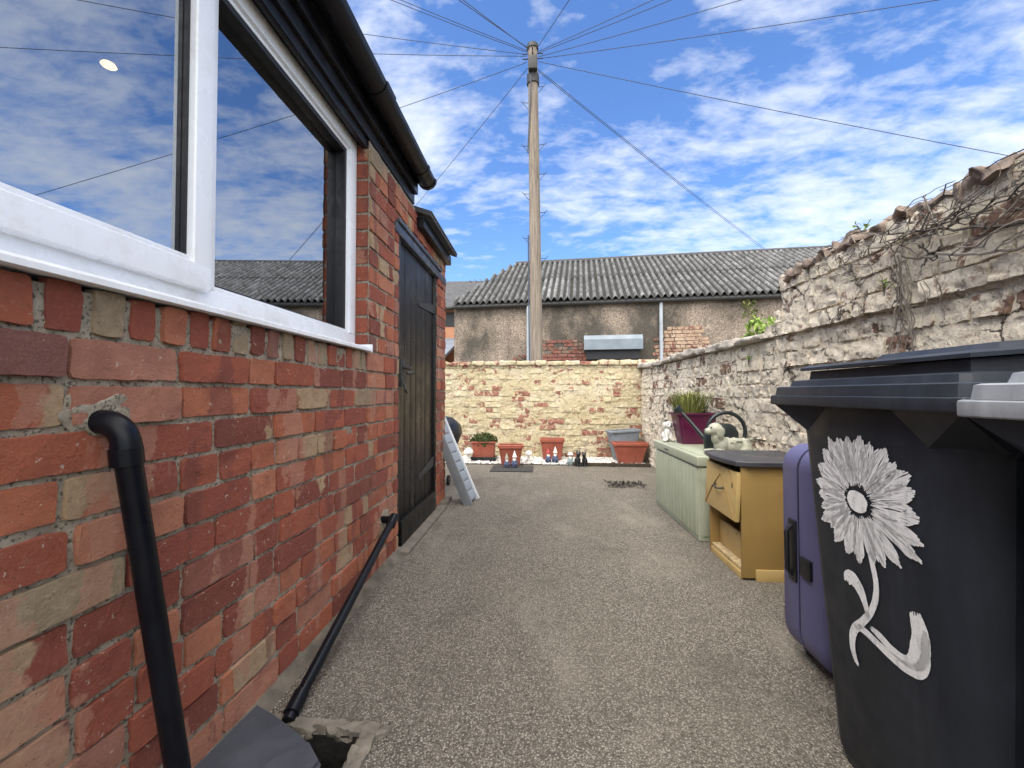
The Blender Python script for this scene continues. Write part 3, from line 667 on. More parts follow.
# leafy shrub behind the low wall
sh = thing('leafy_shrub', 'bright green leafy shrub showing over the low painted wall', 'shrub', (1.82, 3.45, 0))
lf = MB()
for k in range(420):
    t = Vector((ru(-1, 1), ru(-1, 1), ru(-1, 1)))
    if t.length > 1: continue
    leaf_quad(lf, (t.x * .15, t.y * .28, 1.40 + t.z * .16 + .04 * noise.noise(t * 3)), ru(.045, .085), (rnd() * (.6 + .4 * (t.z > 0)), 0, 0))
lf.build('foliage', 'leafgreen', sh, smooth=None, attr=True)
st = MB()
for k in range(6): st.tube([(ru(-.04, .04), ru(-.05, .05), 0), (ru(-.06, .06), ru(-.1, .1), .8), (ru(-.1, .1), ru(-.2, .2), 1.38)], [.012, .009, .004], 6, (.5, .5, .5))
st.build('stem', 'creeper', sh, attr=True)
def weed(x, y, z, h, label, n=26):
    w = thing('weed', label, 'weed', (x, y, z)); a = MB(); s = MB()
    for k in range(4):
        t = (ru(-.35, .35) * h, ru(-.35, .35) * h, h * ru(.6, 1)); s.tube([(0, 0, -.02), (t[0] * .4, t[1] * .4, t[2] * .6), t], [.003, .002, .001], 4, (.3, .3, .3))
        for q in range(n // 4):
            f = ru(.35, 1); leaf_quad(a, (t[0] * f, t[1] * f, t[2] * f), ru(.2, .36) * h, (rnd(), 0, 0))
    a.build('leaf', 'leafgreen', w, smooth=None, attr=True); s.build('stem', 'creeper', w, attr=True)
weed(RX + .05, 2.02, RH + .01, .075, 'small green weed on top of the tall painted wall, upper one')
weed(RX + .04, 2.22, RH - .02, .05, 'tiny green weed beside a taller one on the tall wall top', 16)
weed(RX - .02, 2.95, 1.16, .06, 'small green weed rooted in a gap of the painted wall below the coping', 20)
weed(RX - .03, 1.80, 1.36, .06, 'moss green weed below dead creeper on painted wall', 20)
#@@CUT3
# ================================================================== gravel bed
random.seed(3)
gb = MB()
for k in range(2600):
    x = ru(-1.7, 1.38); y = ru(5.52, FY - .02); r = ru(.012, .024)
    v = []; 
    gb.blob((x, y, r * .35 + .004), (r, r * ru(.7, 1.2), r * ru(.5, .8)), 1, .3, 2, col=(rnd(), 0, 0), seed=k)
o = gb.build('gravel', 'stones', attr=True, smooth=60); tag(o, 'white gravel strip at the foot of the cream wall', None, kind='stuff')
bd = MB(); bd.box(-1.7, 1.40, 5.5, FY - .004, -.02, .008, 0); bd.build('gravel_bed', 'soil', smooth=None)['kind'] = 'structure'
pk = thing('timber_edging', 'dark timber plank edging the white gravel', 'plank', (.9, 5.46, 0))
q = MB(); q.box(-.48, .50, -.014, .014, 0, .045, .004, Matrix.Rotation(R(-1.2), 4, 'Z')); q.build('plank', 'timber', pk)
q = MB(); q.box(.0, .05, -.045, -.012, -.01, .062, .008); q.build('peg', 'timber', pk)

# ================================================================== planters
def planter(name, label, loc, wb, wt, dp, h, mat, rim=.025, rz=0, group=None, feet=False, lean=0, ribs=True):
    t = thing(name, label, 'planter', loc, rz, group); t.rotation_euler = (lean, 0, rz)
    m = MB(); db = dp * wb / wt
    def ring(w, d, z, r=.02):
        out = []
        for cx_, cy_, a0 in ((w / 2 - r, d / 2 - r, 0), (-w / 2 + r, d / 2 - r, 90), (-w / 2 + r, -d / 2 + r, 180), (w / 2 - r, -d / 2 + r, 270)):
            for k in range(4): out.append((cx_ + r * math.cos(R(a0 + 30 * k)), cy_ + r * math.sin(R(a0 + 30 * k)), z))
        return out
    m.loft([ring(wb, db, 0), ring(wt - .03, dp - .03, h - rim), ring(wt - .03, dp - .03, h - .004), ring(wt - .05, dp - .05, h - .004), ring(wt - .055, dp - .055, h - .05)], cap1=False); m.build('pot', mat, t)
    m = MB(); m.loft([ring(wt - .028, dp - .028, h - rim), ring(wt, dp, h - rim + .004), ring(wt, dp, h - .004), ring(wt - .008, dp - .008, h), ring(wt - .045, dp - .045, h), ring(wt - .05, dp - .05, h - .02)], cap0=False, cap1=False); m.build('rim', mat, t)
    if ribs:
        m = MB()
        for k in range(7):
            x = -.42 + .14 * k
            m.add([(x * wb - .006, -db / 2 - .004, .02), (x * wb + .006, -db / 2 - .004, .02), (x * wt + .006, -dp / 2 + .010, h - rim - .01), (x * wt - .006, -dp / 2 + .010, h - rim - .01), (x * wb, -db / 2 + .01, .02), (x * wt, -dp / 2 + .03, h - rim - .01)], [(0, 1, 2, 3), (0, 3, 5, 4), (1, 4, 5, 2)])
        m.build('rib', mat, t)
    m = MB(); m.loft([ring(wt - .054, dp - .054, h - .05), ring(wt - .06, dp - .06, h - .042)]); m.build('soil', 'soil', t)
    if feet:
        m = MB(); m.box(-wb / 2 - .03, wb / 2 + .03, -db / 2 - .03, db / 2 + .03, -.062, -.002, .006); m.build('saucer', 'darkplastic', t)
    return t
G_ = 'terracotta trough planters by the cream wall'
p1 = planter('trough_planter', 'terracotta trough planted with a low dark green heath', (-.80, 5.80, .065), .30, .345, .20, .21, 'terracotta', .02, 0, G_, True)
pp = thing('heath_plant', 'low dome of dark green heath growing in a terracotta trough', 'plant', (-.80, 5.80, .23))
m = MB()
for k in range(900):
    a = ru(0, 6.28); r = math.sqrt(rnd()); x = r * math.cos(a) * .185; y = r * math.sin(a) * .11; zt = .125 * math.sqrt(max(0, 1 - r * r)) + .035
    leaf_quad(m, (x, y, zt * ru(.35, 1)), ru(.02, .035), (rnd() * (.4 + .6 * (1 - r)), 0, 0), ax=(x * 3 + ru(-.5, .5), y * 3 + ru(-.5, .5), ru(.3, 1)))
m.build('foliage', 'mossleaf', pp, smooth=None, attr=True)
m = MB(); m.blob((0, 0, .015), (.165, .095, .10), 3, .2, 4, col=(.1, 0, 0)); m.build('crown', 'mossleaf', pp, attr=True)
planter('trough_planter', 'empty terracotta trough standing on a black mat behind gnomes', (-.40, 5.50, .004), .235, .335, .22, .265, 'terracotta', .045, .02, G_)
planter('trough_planter', 'empty terracotta trough in the middle of the cream wall', (.155, 5.90, .012), .25, .345, .20, .30, 'terracotta', .05, 0, G_)
planter('trough_planter', 'rightmost empty terracotta trough in front of a tall grey planter', (1.19, 5.70, .012), .30, .46, .24, .275, 'terracotta', .04, 0, G_)
gp = planter('tall_planter', 'tall blue-grey square planter leaning behind a terracotta trough', (1.165, 5.93, .01), .28, .44, .26, .425, 'greyplanter', .03, 0, None, ribs=False)
gp.rotation_euler = (0, R(-3), R(8))
m = MB(); m.box(-.62, -.10, 4.99, 5.40, 0.004, .010, .002); tag(m.build('rubber_mat', 'mat'), 'small black rubber mat under a terracotta trough', 'mat')

# ================================================================== figurines
def gnome(loc, s, label, hat, coat, rz=0, group=None, cap='cone'):
    t = thing('garden_gnome', label, 'figurine', loc, rz, group)
    m = MB(); m.lathe([(.03, 0), (.046, .005), (.05, .03), (.046, .06), (.034, .10), (.02, .112)], n=14); m.blob((.03, -.03, .05), (.014, .03, .016), 2); m.blob((-.03, -.03, .05), (.014, .03, .016), 2); m.build('coat', coat, t)
    m = MB(); m.blob((0, 0, .125), (.027, .027, .028), 2); m.blob((0, -.028, .123), (.007, .008, .007), 2); m.build('head', 'skin', t)
    m = MB(); m.blob((0, -.020, .096), (.023, .016, .032), 2, .3, 6); m.build('beard', 'whitestatue', t)
    m = MB()
    if cap == 'cone': m.lathe([(.031, .135), (.033, .142), (.022, .17), (.010, .205), (.002, .228)], (0, 0, 0), 12)
    else: m.lathe([(.040, .138), (.042, .146), (.030, .162), (.012, .176)], (0, 0, 0), 14)
    m.build('hat', hat, t)
    m = MB(); m.blob((.022, -.03, .008), (.016, .025, .012), 2); m.blob((-.022, -.03, .008), (.016, .025, .012), 2); m.build('boot', 'black', t)
    t.scale = (s, s, s); return t
gg = 'little garden figures along the foot of the cream wall'
gnome((-.435, 5.27, .01), .78, 'gnome with pale hat and dark blue coat on mat, left of its pair', 'statue', 'bluecloth', .2, gg)
gnome((-.335, 5.27, .01), .92, 'gnome with tall white hat and blue coat on mat, right of its pair', 'whitestatue', 'bluecloth', -.3, gg)
gnome((.095, 5.62, .02), .86, 'gnome in a red pointed hat before the middle trough', 'redcloth', 'bluecloth', .2, gg)
gnome((.19, 5.62, .02), .92, 'gnome in a white pointed hat before the middle trough', 'whitestatue', 'bluecloth', -.2, gg)
gnome((.385, 5.54, 0.0), .95, 'figurine in a flat white hat beside two black cats', 'whitestatue', 'greencloth', 0, gg, 'flat')
def toadstool(loc, s, label, mat):
    t = thing('toadstool_ornament', label, 'figurine', loc, 0, gg); m = MB(); m.lathe([(.022, 0), (.026, .01), (.016, .03), (.015, .075)], n=12); m.build('stalk', 'whitestatue', t)
    m = MB(); m.lathe([(.012, .07), (.044, .072), (.046, .082), (.036, .105), (.018, .12), (.002, .124)], n=14); m.build('cap', mat, t); t.scale = (s, s, s)
toadstool((-.985, 5.62, .02), 1.5, 'white toadstool ornament left of the heath trough', 'whitestatue')
toadstool((-.17, 5.70, .02), 1.15, 'small white toadstool ornament on gravel between two troughs', 'whitestatue')

def remeshed(name, mb, mat, parent, vox=.007, smooth=4):
    o = mb.build(name, mat, parent); r = o.modifiers.new('r', 'REMESH'); r.mode = 'VOXEL'; r.voxel_size = vox; r.use_smooth_shade = True
    s = o.modifiers.new('s', 'SMOOTH'); s.iterations = smooth; s.factor = .5; return o
def cat_fig(loc, rz, label, s=1):
    t = thing('cat_ornament', label, 'figurine', loc, rz, gg); m = MB()
    m.blob((0, .02, .055), (.036, .045, .055), 2); m.blob((0, -.005, .095), (.025, .028, .045), 2); m.blob((0, -.02, .145), (.028, .027, .026), 2)
    for k in (-1, 1):
        m.lathe([(.011, 0), (.008, .016), (.001, .032)], (k * .017, -.015, .163), 8); m.tube([(k * .015, -.02, .09), (k * .016, -.032, .03), (k * .016, -.04, .008)], [.012, .010, .012], 8)
    m.tube([(.03, .05, .012), (.055, .03, .012), (.05, -.01, .012)], .009, 8)
    remeshed('body', m, 'black', t, .006, 2)
    e = MB()
    for k in (-1, 1): e.blob((k * .011, -.045, .149), .0035, 1)
    e.build('eye', 'statue', t); t.scale = (s, s, s)
cat_fig((.475, 5.44, 0), .3, 'black sitting cat ornament, left of the pair by the gravel', 1.12); cat_fig((.56, 5.45, 0), -.4, 'black sitting cat ornament, right of the pair by the gravel', 1.05)

# ================================================================== kettle barbecue and slatted ramp by the lean-to
kb = thing('kettle_barbecue', 'round black kettle barbecue half hidden behind the brick pier', 'barbecue', (-1.09, 4.32, 0))
m = MB(); m.lathe([(.02, .32), (.13, .345), (.22, .42), (.255, .52)], n=28); m.build('bowl', 'kettle', kb)
m = MB(); m.lathe([(.262, .515), (.262, .535), (.24, .62), (.16, .69), (.05, .715), (.01, .717)], n=28); m.tube([(-.05, 0, .71), (-.05, 0, .75), (.05, 0, .75), (.05, 0, .71)], .008, 8); m.build('lid', 'kettle', kb)
for a in (100, 220, 350):
    m = MB(); m.tube([(.13 * math.cos(R(a)), .13 * math.sin(R(a)), .37), (.235 * math.cos(R(a)), .235 * math.sin(R(a)), .01)], .011, 8); m.build('leg', 'iron', kb)
m = MB(); m.tube([(.12, -.055, .05), (.145, -.055, .05)], .05, 16); m.build('wheel', 'black', kb)
rp = thing('slatted_ramp', 'white slatted folding ramp leaning by the end of the brick wall', 'ramp', (-.585, 3.61, 0))
rp.rotation_euler = (0, R(-24.5), R(-9))
m = MB()
for i in range(10): m.box(-.002, .010, -.085, .085, .03 + i * .0885, .03 + i * .0885 + .078, .003)
m.build('slat', 'slatgrey', rp)
m = MB(); m.box(-.006, .001, -.085, .085, .02, .91, 0); m.build('backing', 'greyplastic', rp)
for k in (-1, 1):
    m = MB(); m.box(-.058, .022, k * .096 - .010, k * .096 + .010, 0, .93, .004); m.build('side_rail', 'white' if k > 0 else 'greyplastic', rp)  # near rail grey, far one white: shade on the near side painted in
#@@CUT4
# ================================================================== storage box, cabinet, suitcase
random.seed(8)
bx = thing('storage_box', 'sage green plastic garden storage box with grooved sides', 'box', (.985, 3.2, 0))
bx.rotation_euler = (0, 0, R(1))
m = MB(); m.box(.012, .415, -.455, .465, 0, .475, .012, seg=3)
for i in range(13):
    y = -.445 + i * .0695; m.box(.002, .02, y + .006, y + .0635, .035, .465, .006)
for i in range(5):
    x = .03 + i * .075; m.box(x + .003, x + .07, -.463, -.448, .035, .465, .006)
m.build('body', 'sage', bx)
m = MB(); m.box(-.002, .425, -.467, .477, .478, .545, .014, seg=3); m.box(.03, .40, -.44, .45, .5445, .549, .002); m.build('lid', 'sage', bx)
m = MB(); m.box(-.0045, .0, .10, .19, .505, .513, .001); m.build('hand_recess', 'gasket', bx)

cb = thing('bedside_cabinet', 'broken tan cabinet with dark top and open lower shelf', 'cabinet', (1.02, 2.2, 0))
D = .40; W = .41
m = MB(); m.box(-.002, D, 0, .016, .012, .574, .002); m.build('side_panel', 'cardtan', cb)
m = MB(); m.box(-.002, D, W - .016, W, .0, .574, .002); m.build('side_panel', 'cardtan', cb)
m = MB(); m.box(D - .012, D - .002, .018, W - .018, .03, .574, .001); m.build('back_panel', 'cardtan', cb)
m = MB(); m.box(.004, D - .014, .018, W - .018, .04, .056, .002); m.build('shelf', 'tanbroken', cb)
m = MB(); m.box(.01, D - .014, .018, W - .018, .325, .340, .002); m.build('shelf', 'cardtan', cb)
m = MB(); m.box(-.004, .010, .02, .17, .0, .036, .002); m.box(-.002, .012, .18, W - .02, .0, .036, .002); m.build('plinth', 'cardlit', cb)
m = MB(); m.box(.05, .062, .12, W - .03, .0565, .20, .002, Matrix.Rotation(R(-2), 4, 'Y')); m.build('loose_board', 'cardlit', cb)
m = MB(); m.box(.06, D, -.012, -.001, .0, .058, .002); m.build('skirting_strip', 'cardlit', cb)
dr_ = MB(); Md = Matrix.Translation((-.014, .205, .415)) @ Matrix.Rotation(R(.5), 4, 'X') @ Matrix.Rotation(R(3), 4, 'Y')
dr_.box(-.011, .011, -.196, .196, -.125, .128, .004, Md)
dfr = dr_.build('drawer_front', 'cardlit', cb)
hm = MB(); 
hm.tube([Md @ Vector(p) for p in [(-.012, .05, .018), (-.03, .04, .010), (-.033, 0, .004), (-.03, -.04, .010), (-.012, -.05, .018)]], .005, 8); hm.build('drawer_handle', 'iron', dfr)
hm = MB()
for s in (((-.188, -.12), (0, .085)), ((0, .085), (.188, -.12)), ((-.10, .12), (-.188, .02))):
    (y0, z0), (y1, z1) = s; hm.tube([Md @ Vector((-.0112, y0, z0)), Md @ Vector((-.0135, (y0 + y1) / 2, (z0 + z1) / 2 + .015)), Md @ Vector((-.0112, y1, z1))], .0035, 6)
hm.build('drawer_moulding', 'cardtan', dfr)
hm = MB(); hm.box(-.0125, -.011, -.15, -.14, .04, .065, .0, Md); hm.build('keyhole', 'gasket', dfr)
m = MB()
def top_ring(z, g):
    p = [(D + .02 - g, -.028 + g), (D + .02 - g, W + .02 - g), (.02, W + .02 - g), (-.030 + g, W - .01)]
    for k in range(1, 6):
        t = k / 6; p.append((-.030 + g - .026 * math.sin(math.pi * t), W - .01 - (W - .01) * t))
    p += [(-.030 + g, .0), (.03, -.028 + g)]
    return [(x, y, z) for x, y in p]
m.loft([top_ring(.576, .004), top_ring(.579, 0), top_ring(.598, 0), top_ring(.602, .005)]); m.build('top', 'slabtop', cb, smooth=30)

sc2 = thing('suitcase', 'violet hard shell suitcase standing beside the wheelie bin', 'suitcase', (.895, 1.525, 0))
def rr_ring(x, y0, y1, z0, z1, r, n=5):
    out = []
    for cy_, cz_, a0 in ((y1 - r, z1 - r, 0), (y0 + r, z1 - r, 90), (y0 + r, z0 + r, 180), (y1 - r, z0 + r, 270)):
        for k in range(n + 1): out.append((x, cy_ + r * math.cos(R(a0 + 90 * k / n)), cz_ + r * math.sin(R(a0 + 90 * k / n))))
    return out
def shell(y0, y1, flip):                                        # half shell, broad face towards +-Y
    mm_ = MB(); prof = [(y0, 0), (y0 + (y1 - y0) * .72, 0), (y0 + (y1 - y0) * .88, .012), (y0 + (y1 - y0) * .97, .035), (y1, .075)]
    rings = []
    for y, g in prof:
        ring = []
        r = .085; x0, x1, z0, z1 = g, .47 - g, .020 + g, .765 - g
        for cx_, cz_, a0, r_ in ((x1 - r, z1 - r, 0, r), (x0 + r, z1 - r, 90, r), (x0 + .105, z0 + .105, 180, .105), (x1 - .105, z0 + .105, 270, .105)):
            for k in range(7): ring.append((cx_ + r_ * math.cos(R(a0 + 15 * k)), y, cz_ + r_ * math.sin(R(a0 + 15 * k))))
        rings.append(ring)
    mm_.loft(rings); return mm_
s_far = shell(.006, .12, 0).build('shell', 'suit', sc2); s_near = shell(-.006, -.12, 1).build('shell', 'suit', sc2)
m = MB()
ring = []
for r_, ins in ((.083, .004),):
    for yy in (-.007, .007):
        rg = []
        for cx_, cz_, a0, rq in ((.466 - r_, .761 - r_, 0, r_), (.004 + r_, .761 - r_, 90, r_), (.004 + .103, .024 + .103, 180, .103), (.466 - .103, .024 + .103, 270, .103)):
            for k in range(7): rg.append((cx_ + rq * math.cos(R(a0 + 15 * k)), yy, cz_ + rq * math.sin(R(a0 + 15 * k))))
        ring.append(rg)
m.loft(ring); m.build('zip', 'suitdark', sc2)
m = MB(); m.box(-.006, .004, .008, .055, .285, .50, .004); m.build('handle_plate', 'suitdark', sc2)
m = MB(); m.tube([(-.004, .033, .305), (-.020, .033, .325), (-.022, .033, .46), (-.004, .033, .48)], .008, 10); m.build('handle', 'suitdark', sc2)
m = MB(); m.box(-.010, .002, -.075, -.020, .325, .39, .003); m.build('lock', 'suitdark', sc2)
for (x, y) in ((.08, .07), (.40, .07), (.08, -.07), (.40, -.07)):
    m = MB(); m.tube([(x - .012, y, .024), (x + .012, y, .024)], .024, 14); m.box(x - .02, x + .02, y - .012, y + .012, .026, .05, .003); m.build('wheel', 'suitdark', sc2)

# ================================================================== things on the storage box
random.seed(15)
BT = .549
pt = planter('purple_planter', 'plum purple planter holding a grassy plant on the storage box', (1.215, 3.42, BT), .22, .33, .22, .245, 'purple', .02, R(4), ribs=False)
gr = thing('tufted_plant', 'spiky yellow-green tufted plant growing in the plum planter', 'plant', (1.19, 3.42, BT + .21))
m = MB()
for k in range(620):
    a = ru(0, 6.28); r0 = math.sqrt(rnd()); x, y = r0 * .115 * math.cos(a), r0 * .075 * math.sin(a); ln = ru(.12, .245); tl = ru(.1, .85) * (0.35 + r0)
    dx, dy = math.cos(a) * tl, math.sin(a) * tl; p0 = Vector((x, y, 0)); p1 = p0 + Vector((dx * .4, dy * .4, .75)) * ln; p2 = p0 + Vector((dx * 1.0, dy * 1.0, 1.0 - .25 * tl)) * ln
    s = Vector((-math.sin(a), math.cos(a), 0)) * ru(.002, .0035); c = (rnd(), 0, 0)
    m.add([p0 - s, p0 + s, p1 + s * .8, p2, p1 - s * .8], [(0, 1, 2, 4), (4, 2, 3)], c)
m.build('foliage', 'grassleaf', gr, smooth=None, attr=True)
m = MB()
for k in range(60):
    a = ru(0, 6.28); x, y = ru(-.12, .16), ru(-.06, .06); m.tube([(x, y, 0), (x + ru(-.03, .05), y + ru(-.03, .03), ru(.03, .075)), (x + ru(-.05, .09), y + ru(-.05, .05), ru(.03, .10))], .0014, 4, (rnd(), 0, 0))
m.build('dead_stem', 'creeper', gr, attr=True)

wc = thing('watering_can', 'black watering can with big round handle on the storage box', 'watering can', (1.245, 2.98, BT))
m = MB(); m.lathe([(.088, 0), (.100, .01), (.104, .06), (.100, .13), (.085, .165), (.060, .185), (.04, .19)], n=26, sx=1.12, sy=.78); m.build('tank', 'darkplastic', wc)
m = MB(); pts = []
for k in range(19):
    t = R(190 - 285 * k / 18); pts.append((.035 + .128 * math.cos(t), 0, .135 + .13 * math.sin(t)))
m.tube(pts, [.012] * 3 + [.013] * 13 + [.012] * 3, 12); m.build('handle', 'darkplastic', wc)
m = MB(); m.tube([(-.07, .02, .055), (-.10, .05, .09), (-.16, .11, .185), (-.215, .165, .265)], [.022, .017, .0125, .010], 12); m.build('spout', 'darkplastic', wc)
m = MB(); dv = Vector((-.75, .55, .5)).normalized(); p0 = Vector((-.215, .165, .265)); m.tube([p0 - dv * .01, p0 + dv * .03, p0 + dv * .036], [.012, .038, .036], 16); m.build('rose', 'darkplastic', wc)

dg = thing('lying_dog_statue', 'pale mossy statue of a lying dog on the storage box', 'statue', (1.20, 2.79, BT), 0)
m = MB()
m.blob((.055, 0, .055), (.105, .052, .056), 3); m.blob((.10, 0, .05), (.06, .055, .052), 3); m.blob((-.03, 0, .062), (.05, .046, .058), 3); m.blob((-.055, 0, .108), (.040, .040, .052), 3)
m.blob((-.07, 0, .165), (.046, .043, .043), 3); m.blob((-.112, 0, .152), (.030, .025, .022), 3)
m.tube([(-.03, -.03, .02), (-.13, -.032, .016)], [.022, .018], 10); m.tube([(-.03, .03, .02), (-.13, .032, .016)], [.022, .018], 10)
m.blob((.10, -.045, .03), (.045, .022, .032), 2); m.tube([(.14, .02, .03), (.175, .0, .03), (.16, -.035, .025)], [.016, .014, .01], 8)
for k in range(70):
    a = ru(0, 6.28); m.blob((.055 + .11 * math.cos(a) * ru(.3, 1), .045 * math.sin(a), .075 + ru(-.02, .03)), ru(.008, .014), 1)
remeshed('body', m, 'statue', dg, .0045, 2)
for k in (-1, 1):
    m = MB(); m.blob((-.052, k * .044, .148), (.024, .012, .042), 2, .3, 4); m.build('ear', 'statue', dg)
m = MB(); m.blob((-.139, 0, .157), (.008, .009, .007), 2); m.build('nose', 'black', dg)
for k in (-1, 1): m = MB(); m.blob((-.104, k * .024, .177), .0058, 2); m.build('eye', 'black', dg)
sd = thing('sitting_dog_statue', 'small white statue of a sitting puppy beside the plum planter', 'statue', (1.045, 3.53, BT), R(8)); sd.scale = (.92,) * 3
m = MB(); m.blob((0, .02, .045), (.042, .05, .045), 3); m.blob((0, -.005, .085), (.032, .034, .055), 3); m.blob((0, -.02, .15), (.036, .034, .034), 3); m.blob((0, -.05, .141), (.018, .02, .016), 2)
for k in (-1, 1): m.tube([(k * .02, -.02, .09), (k * .022, -.04, .015)], [.015, .013], 8); m.blob((k * .035, -.025, .014), (.018, .032, .014), 2)
remeshed('body', m, 'whitestatue', sd, .005, 2)
for k in (-1, 1):
    m = MB(); m.blob((k * .036, -.012, .145), (.010, .016, .030), 2); m.build('ear', 'whitestatue', sd)
    m = MB(); m.blob((k * .014, -.050, .160), .0055, 2); m.build('eye', 'black', sd)
m = MB(); m.blob((0, -.069, .145), (.008, .006, .006), 2); m.build('nose', 'black', sd)
#@@CUT5
# ================================================================== wheelie bins
def wheelie(label, loc, lidmat, flower):
    """front faces -X; origin on the ground under the front face, middle of the width"""
    t = thing('wheelie_bin', label, 'bin', loc, 0, 'wheelie bins along the painted wall')
    def octo(x0, x1, hw, ch, z, chb=None):
        chb = ch if chb is None else chb
        c1 = []
        for q in range(5):                                      # softly rounded front corner
            u = q / 4; a = (1 - u) ** 2 + .55 * u * (1 - u); b_ = u ** 2 + .55 * u * (1 - u); c1.append((x0 + ch * .8 * b_ / (a + b_ + .9 * u * (1 - u)), hw - ch * a / (a + b_ + .9 * u * (1 - u))))
        return [(x, -y, z) for x, y in c1[:1]] + [(x, y, z) for x, y in c1] + [(x1 - chb, hw, z), (x1, hw - chb, z), (x1, -hw + chb, z), (x1 - chb, -hw, z)] + [(x, -y, z) for x, y in c1[:0:-1]]
    m = MB()
    m.loft([octo(.095, .57, .195, .07, .0), octo(.085, .58, .205, .075, .035), octo(.042, .645, .26, .085, .83), octo(.040, .65, .264, .085, .865)])
    # flared collar under the rim, with the corner gussets
    m.loft([octo(.041, .648, .263, .085, .84), octo(.037, .655, .272, .115, .915), octo(.037, .655, .272, .115, .918)], False, True)
    for k in (-1, 1):
        A = (.041, k * .179, .845); T1 = (.036, k * .10, .9155); T2 = (.008, k * .278, .9155); T3 = (.20, k * .278, .9155); B = (.098, k * .264, .845)
        m.add([A, T1, T2, T3, B], [(0, 1, 2), (0, 2, 4), (4, 2, 3)])
    m.build('body', 'bin', t, smooth=30)
    # rim
    m = MB(); m.box(0, .70, -.29, .29, .9158, .9435, .006, seg=3); m.build('rim', lidmat if lidmat == 'binlid2' else 'binlid', t)
    # lid: lip, then a raised deck stepping up to the hinge side
    m = MB()
    def rect(x0, x1, h, z, r=.03):
        o = []
        for cx_, cy_, a0 in ((x1 - r, h - r, 0), (x0 + r, h - r, 90), (x0 + r, -h + r, 180), (x1 - r, -h + r, 270)):
            for k in range(4): o.append((cx_ + r * math.cos(R(a0 + 30 * k)), cy_ + r * math.sin(R(a0 + 30 * k)), z))
        return o
    m.loft([rect(.003, .70, .288, .9438), rect(.006, .70, .286, .966), rect(.012, .70, .281, .9685)], False, True)
    m.loft([rect(.030, .70, .262, .9683), rect(.034, .70, .258, .984), rect(.060, .70, .245, .988)], False, True)
    def deck(h0, x0, z0, z1):                                   # sloping deck
        o0 = [(x0, -h0, z0), (x0, h0, z0), (.70, h0, z1), (.70, -h0, z1)]; return o0
    def dk(x, h, z, g): return [(x + g, -h + g, z), (x + g, h - g, z), (.695, h - g, z + .045), (.695, -h + g, z + .045)]
    m.loft([[(.075, -.225, .986), (.075, .225, .986), (.69, .235, .986), (.69, -.235, .986)], dk(.078, .222, 1.012, 0)], False, False)
    m.loft([dk(.060, .240, 1.013, 0), dk(.060, .240, 1.021, 0), dk(.060, .240, 1.027, .012)], True, True)
    m.loft([[(.19, -.16, 1.030), (.19, .16, 1.030), (.69, .17, 1.066), (.69, -.17, 1.066)], [(.21, -.14, 1.052), (.21, .14, 1.052), (.69, .15, 1.088), (.69, -.15, 1.088)]], False, True)
    m.build('lid', lidmat, t, smooth=28)
    m = MB(); m.tube([(.735, -.24, .985), (.735, .24, .985)], .014, 10)
    for k in (-1, 1): m.tube([(.69, k * .2, .96), (.735, k * .2, .985)], .014, 8)
    m.build('handle', 'bin', t)
    for k in (-1, 1):
        w = MB(); w.tube([(.60, k * .215, .10), (.60, k * .265, .10)], .10, 24); w.build('wheel', 'black', t)
    a = MB(); a.tube([(.60, -.21, .10), (.60, .21, .10)], .012, 8); a.build('axle', 'iron', t)
    return t
b1 = wheelie('charcoal wheelie bin with a white flower painted on its front', (.695, 1.025, 0), 'binlid', True)
b2 = wheelie('wheelie bin with pale weathered lid, nearest the camera at right', (.660, .422, -.004), 'binlid2', False)

# painted flower on the front panel (Y, Z of the panel)
CY, CZ = 1.0375, .694
def fpx(y, z):                                                  # point 2.5 mm proud of the front panel
    f = (z - .035) / (.83 - .035); return (.085 + (.042 - .085) * f - .0025, y - 1.025, z)
tips = [(1.117, .831), (1.085, .834), (1.053, .840), (1.015, .845), (.987, .833), (.945, .826), (.924, .799), (.893, .785), (.884, .752), (.880, .702), (.876, .652), (.884, .619), (.931, .589), (.971, .573), (.999, .571), (1.045, .554), (1.082, .560), (1.120, .577), (1.132, .607), (1.163, .617), (1.163, .65), (1.168, .684), (1.173, .715), (1.163, .757), (1.14, .80)]
fl = MB(); random.seed(4)
def ribbon(pts, ws):
    n = len(pts); L = []; Rr = []
    for i in range(n):
        p = Vector(pts[i]); d = (Vector(pts[min(i + 1, n - 1)]) - Vector(pts[max(i - 1, 0)])).normalized(); s = Vector((-d.y, d.x)) * ws[i]
        L.append(p + s); Rr.append(p - s)
    fl.add([fpx(*q) for q in L] + [fpx(*q) for q in Rr], [(i, i + 1, n + i + 1, n + i) for i in range(n - 1)])
for i, (ty, tz) in enumerate(tips):
    d = Vector((ty - CY, tz - CZ)); ln = d.length; u = d / ln; s = Vector((-u.y, u.x)); wide = ru(.0135, .0175) * min(1.15, ln / .12) * (.74 if tz < .66 else 1)
    for q in range(7):                                          # separate bristle strokes
        off = (q - 3) / 3; f0 = .27 + ru(-.03, .05); f1 = (1.0 - .10 * off * off) * ru(.975, 1.01); p = []; w = []; ph = ru(0, 6); f1 *= 1.05
        for k in range(9):
            f = f0 + (f1 - f0) * k / 8; sp = .35 + .65 * math.sin(min(1, (f - .2) / .55) * math.pi / 2); taper = 1 if f < .84 else max(.45, 1 - (f - .84) * 2.4)
            p.append(Vector((CY, CZ)) + d * f + s * (off * wide * sp * taper + .0012 * math.sin(ph + f * 9))); w.append((.0036 if q % 2 else .0031) * sp * ru(.6, 1.15) * (1 if 0 < k < 8 else .5))
        ribbon(p, w)
ring = []
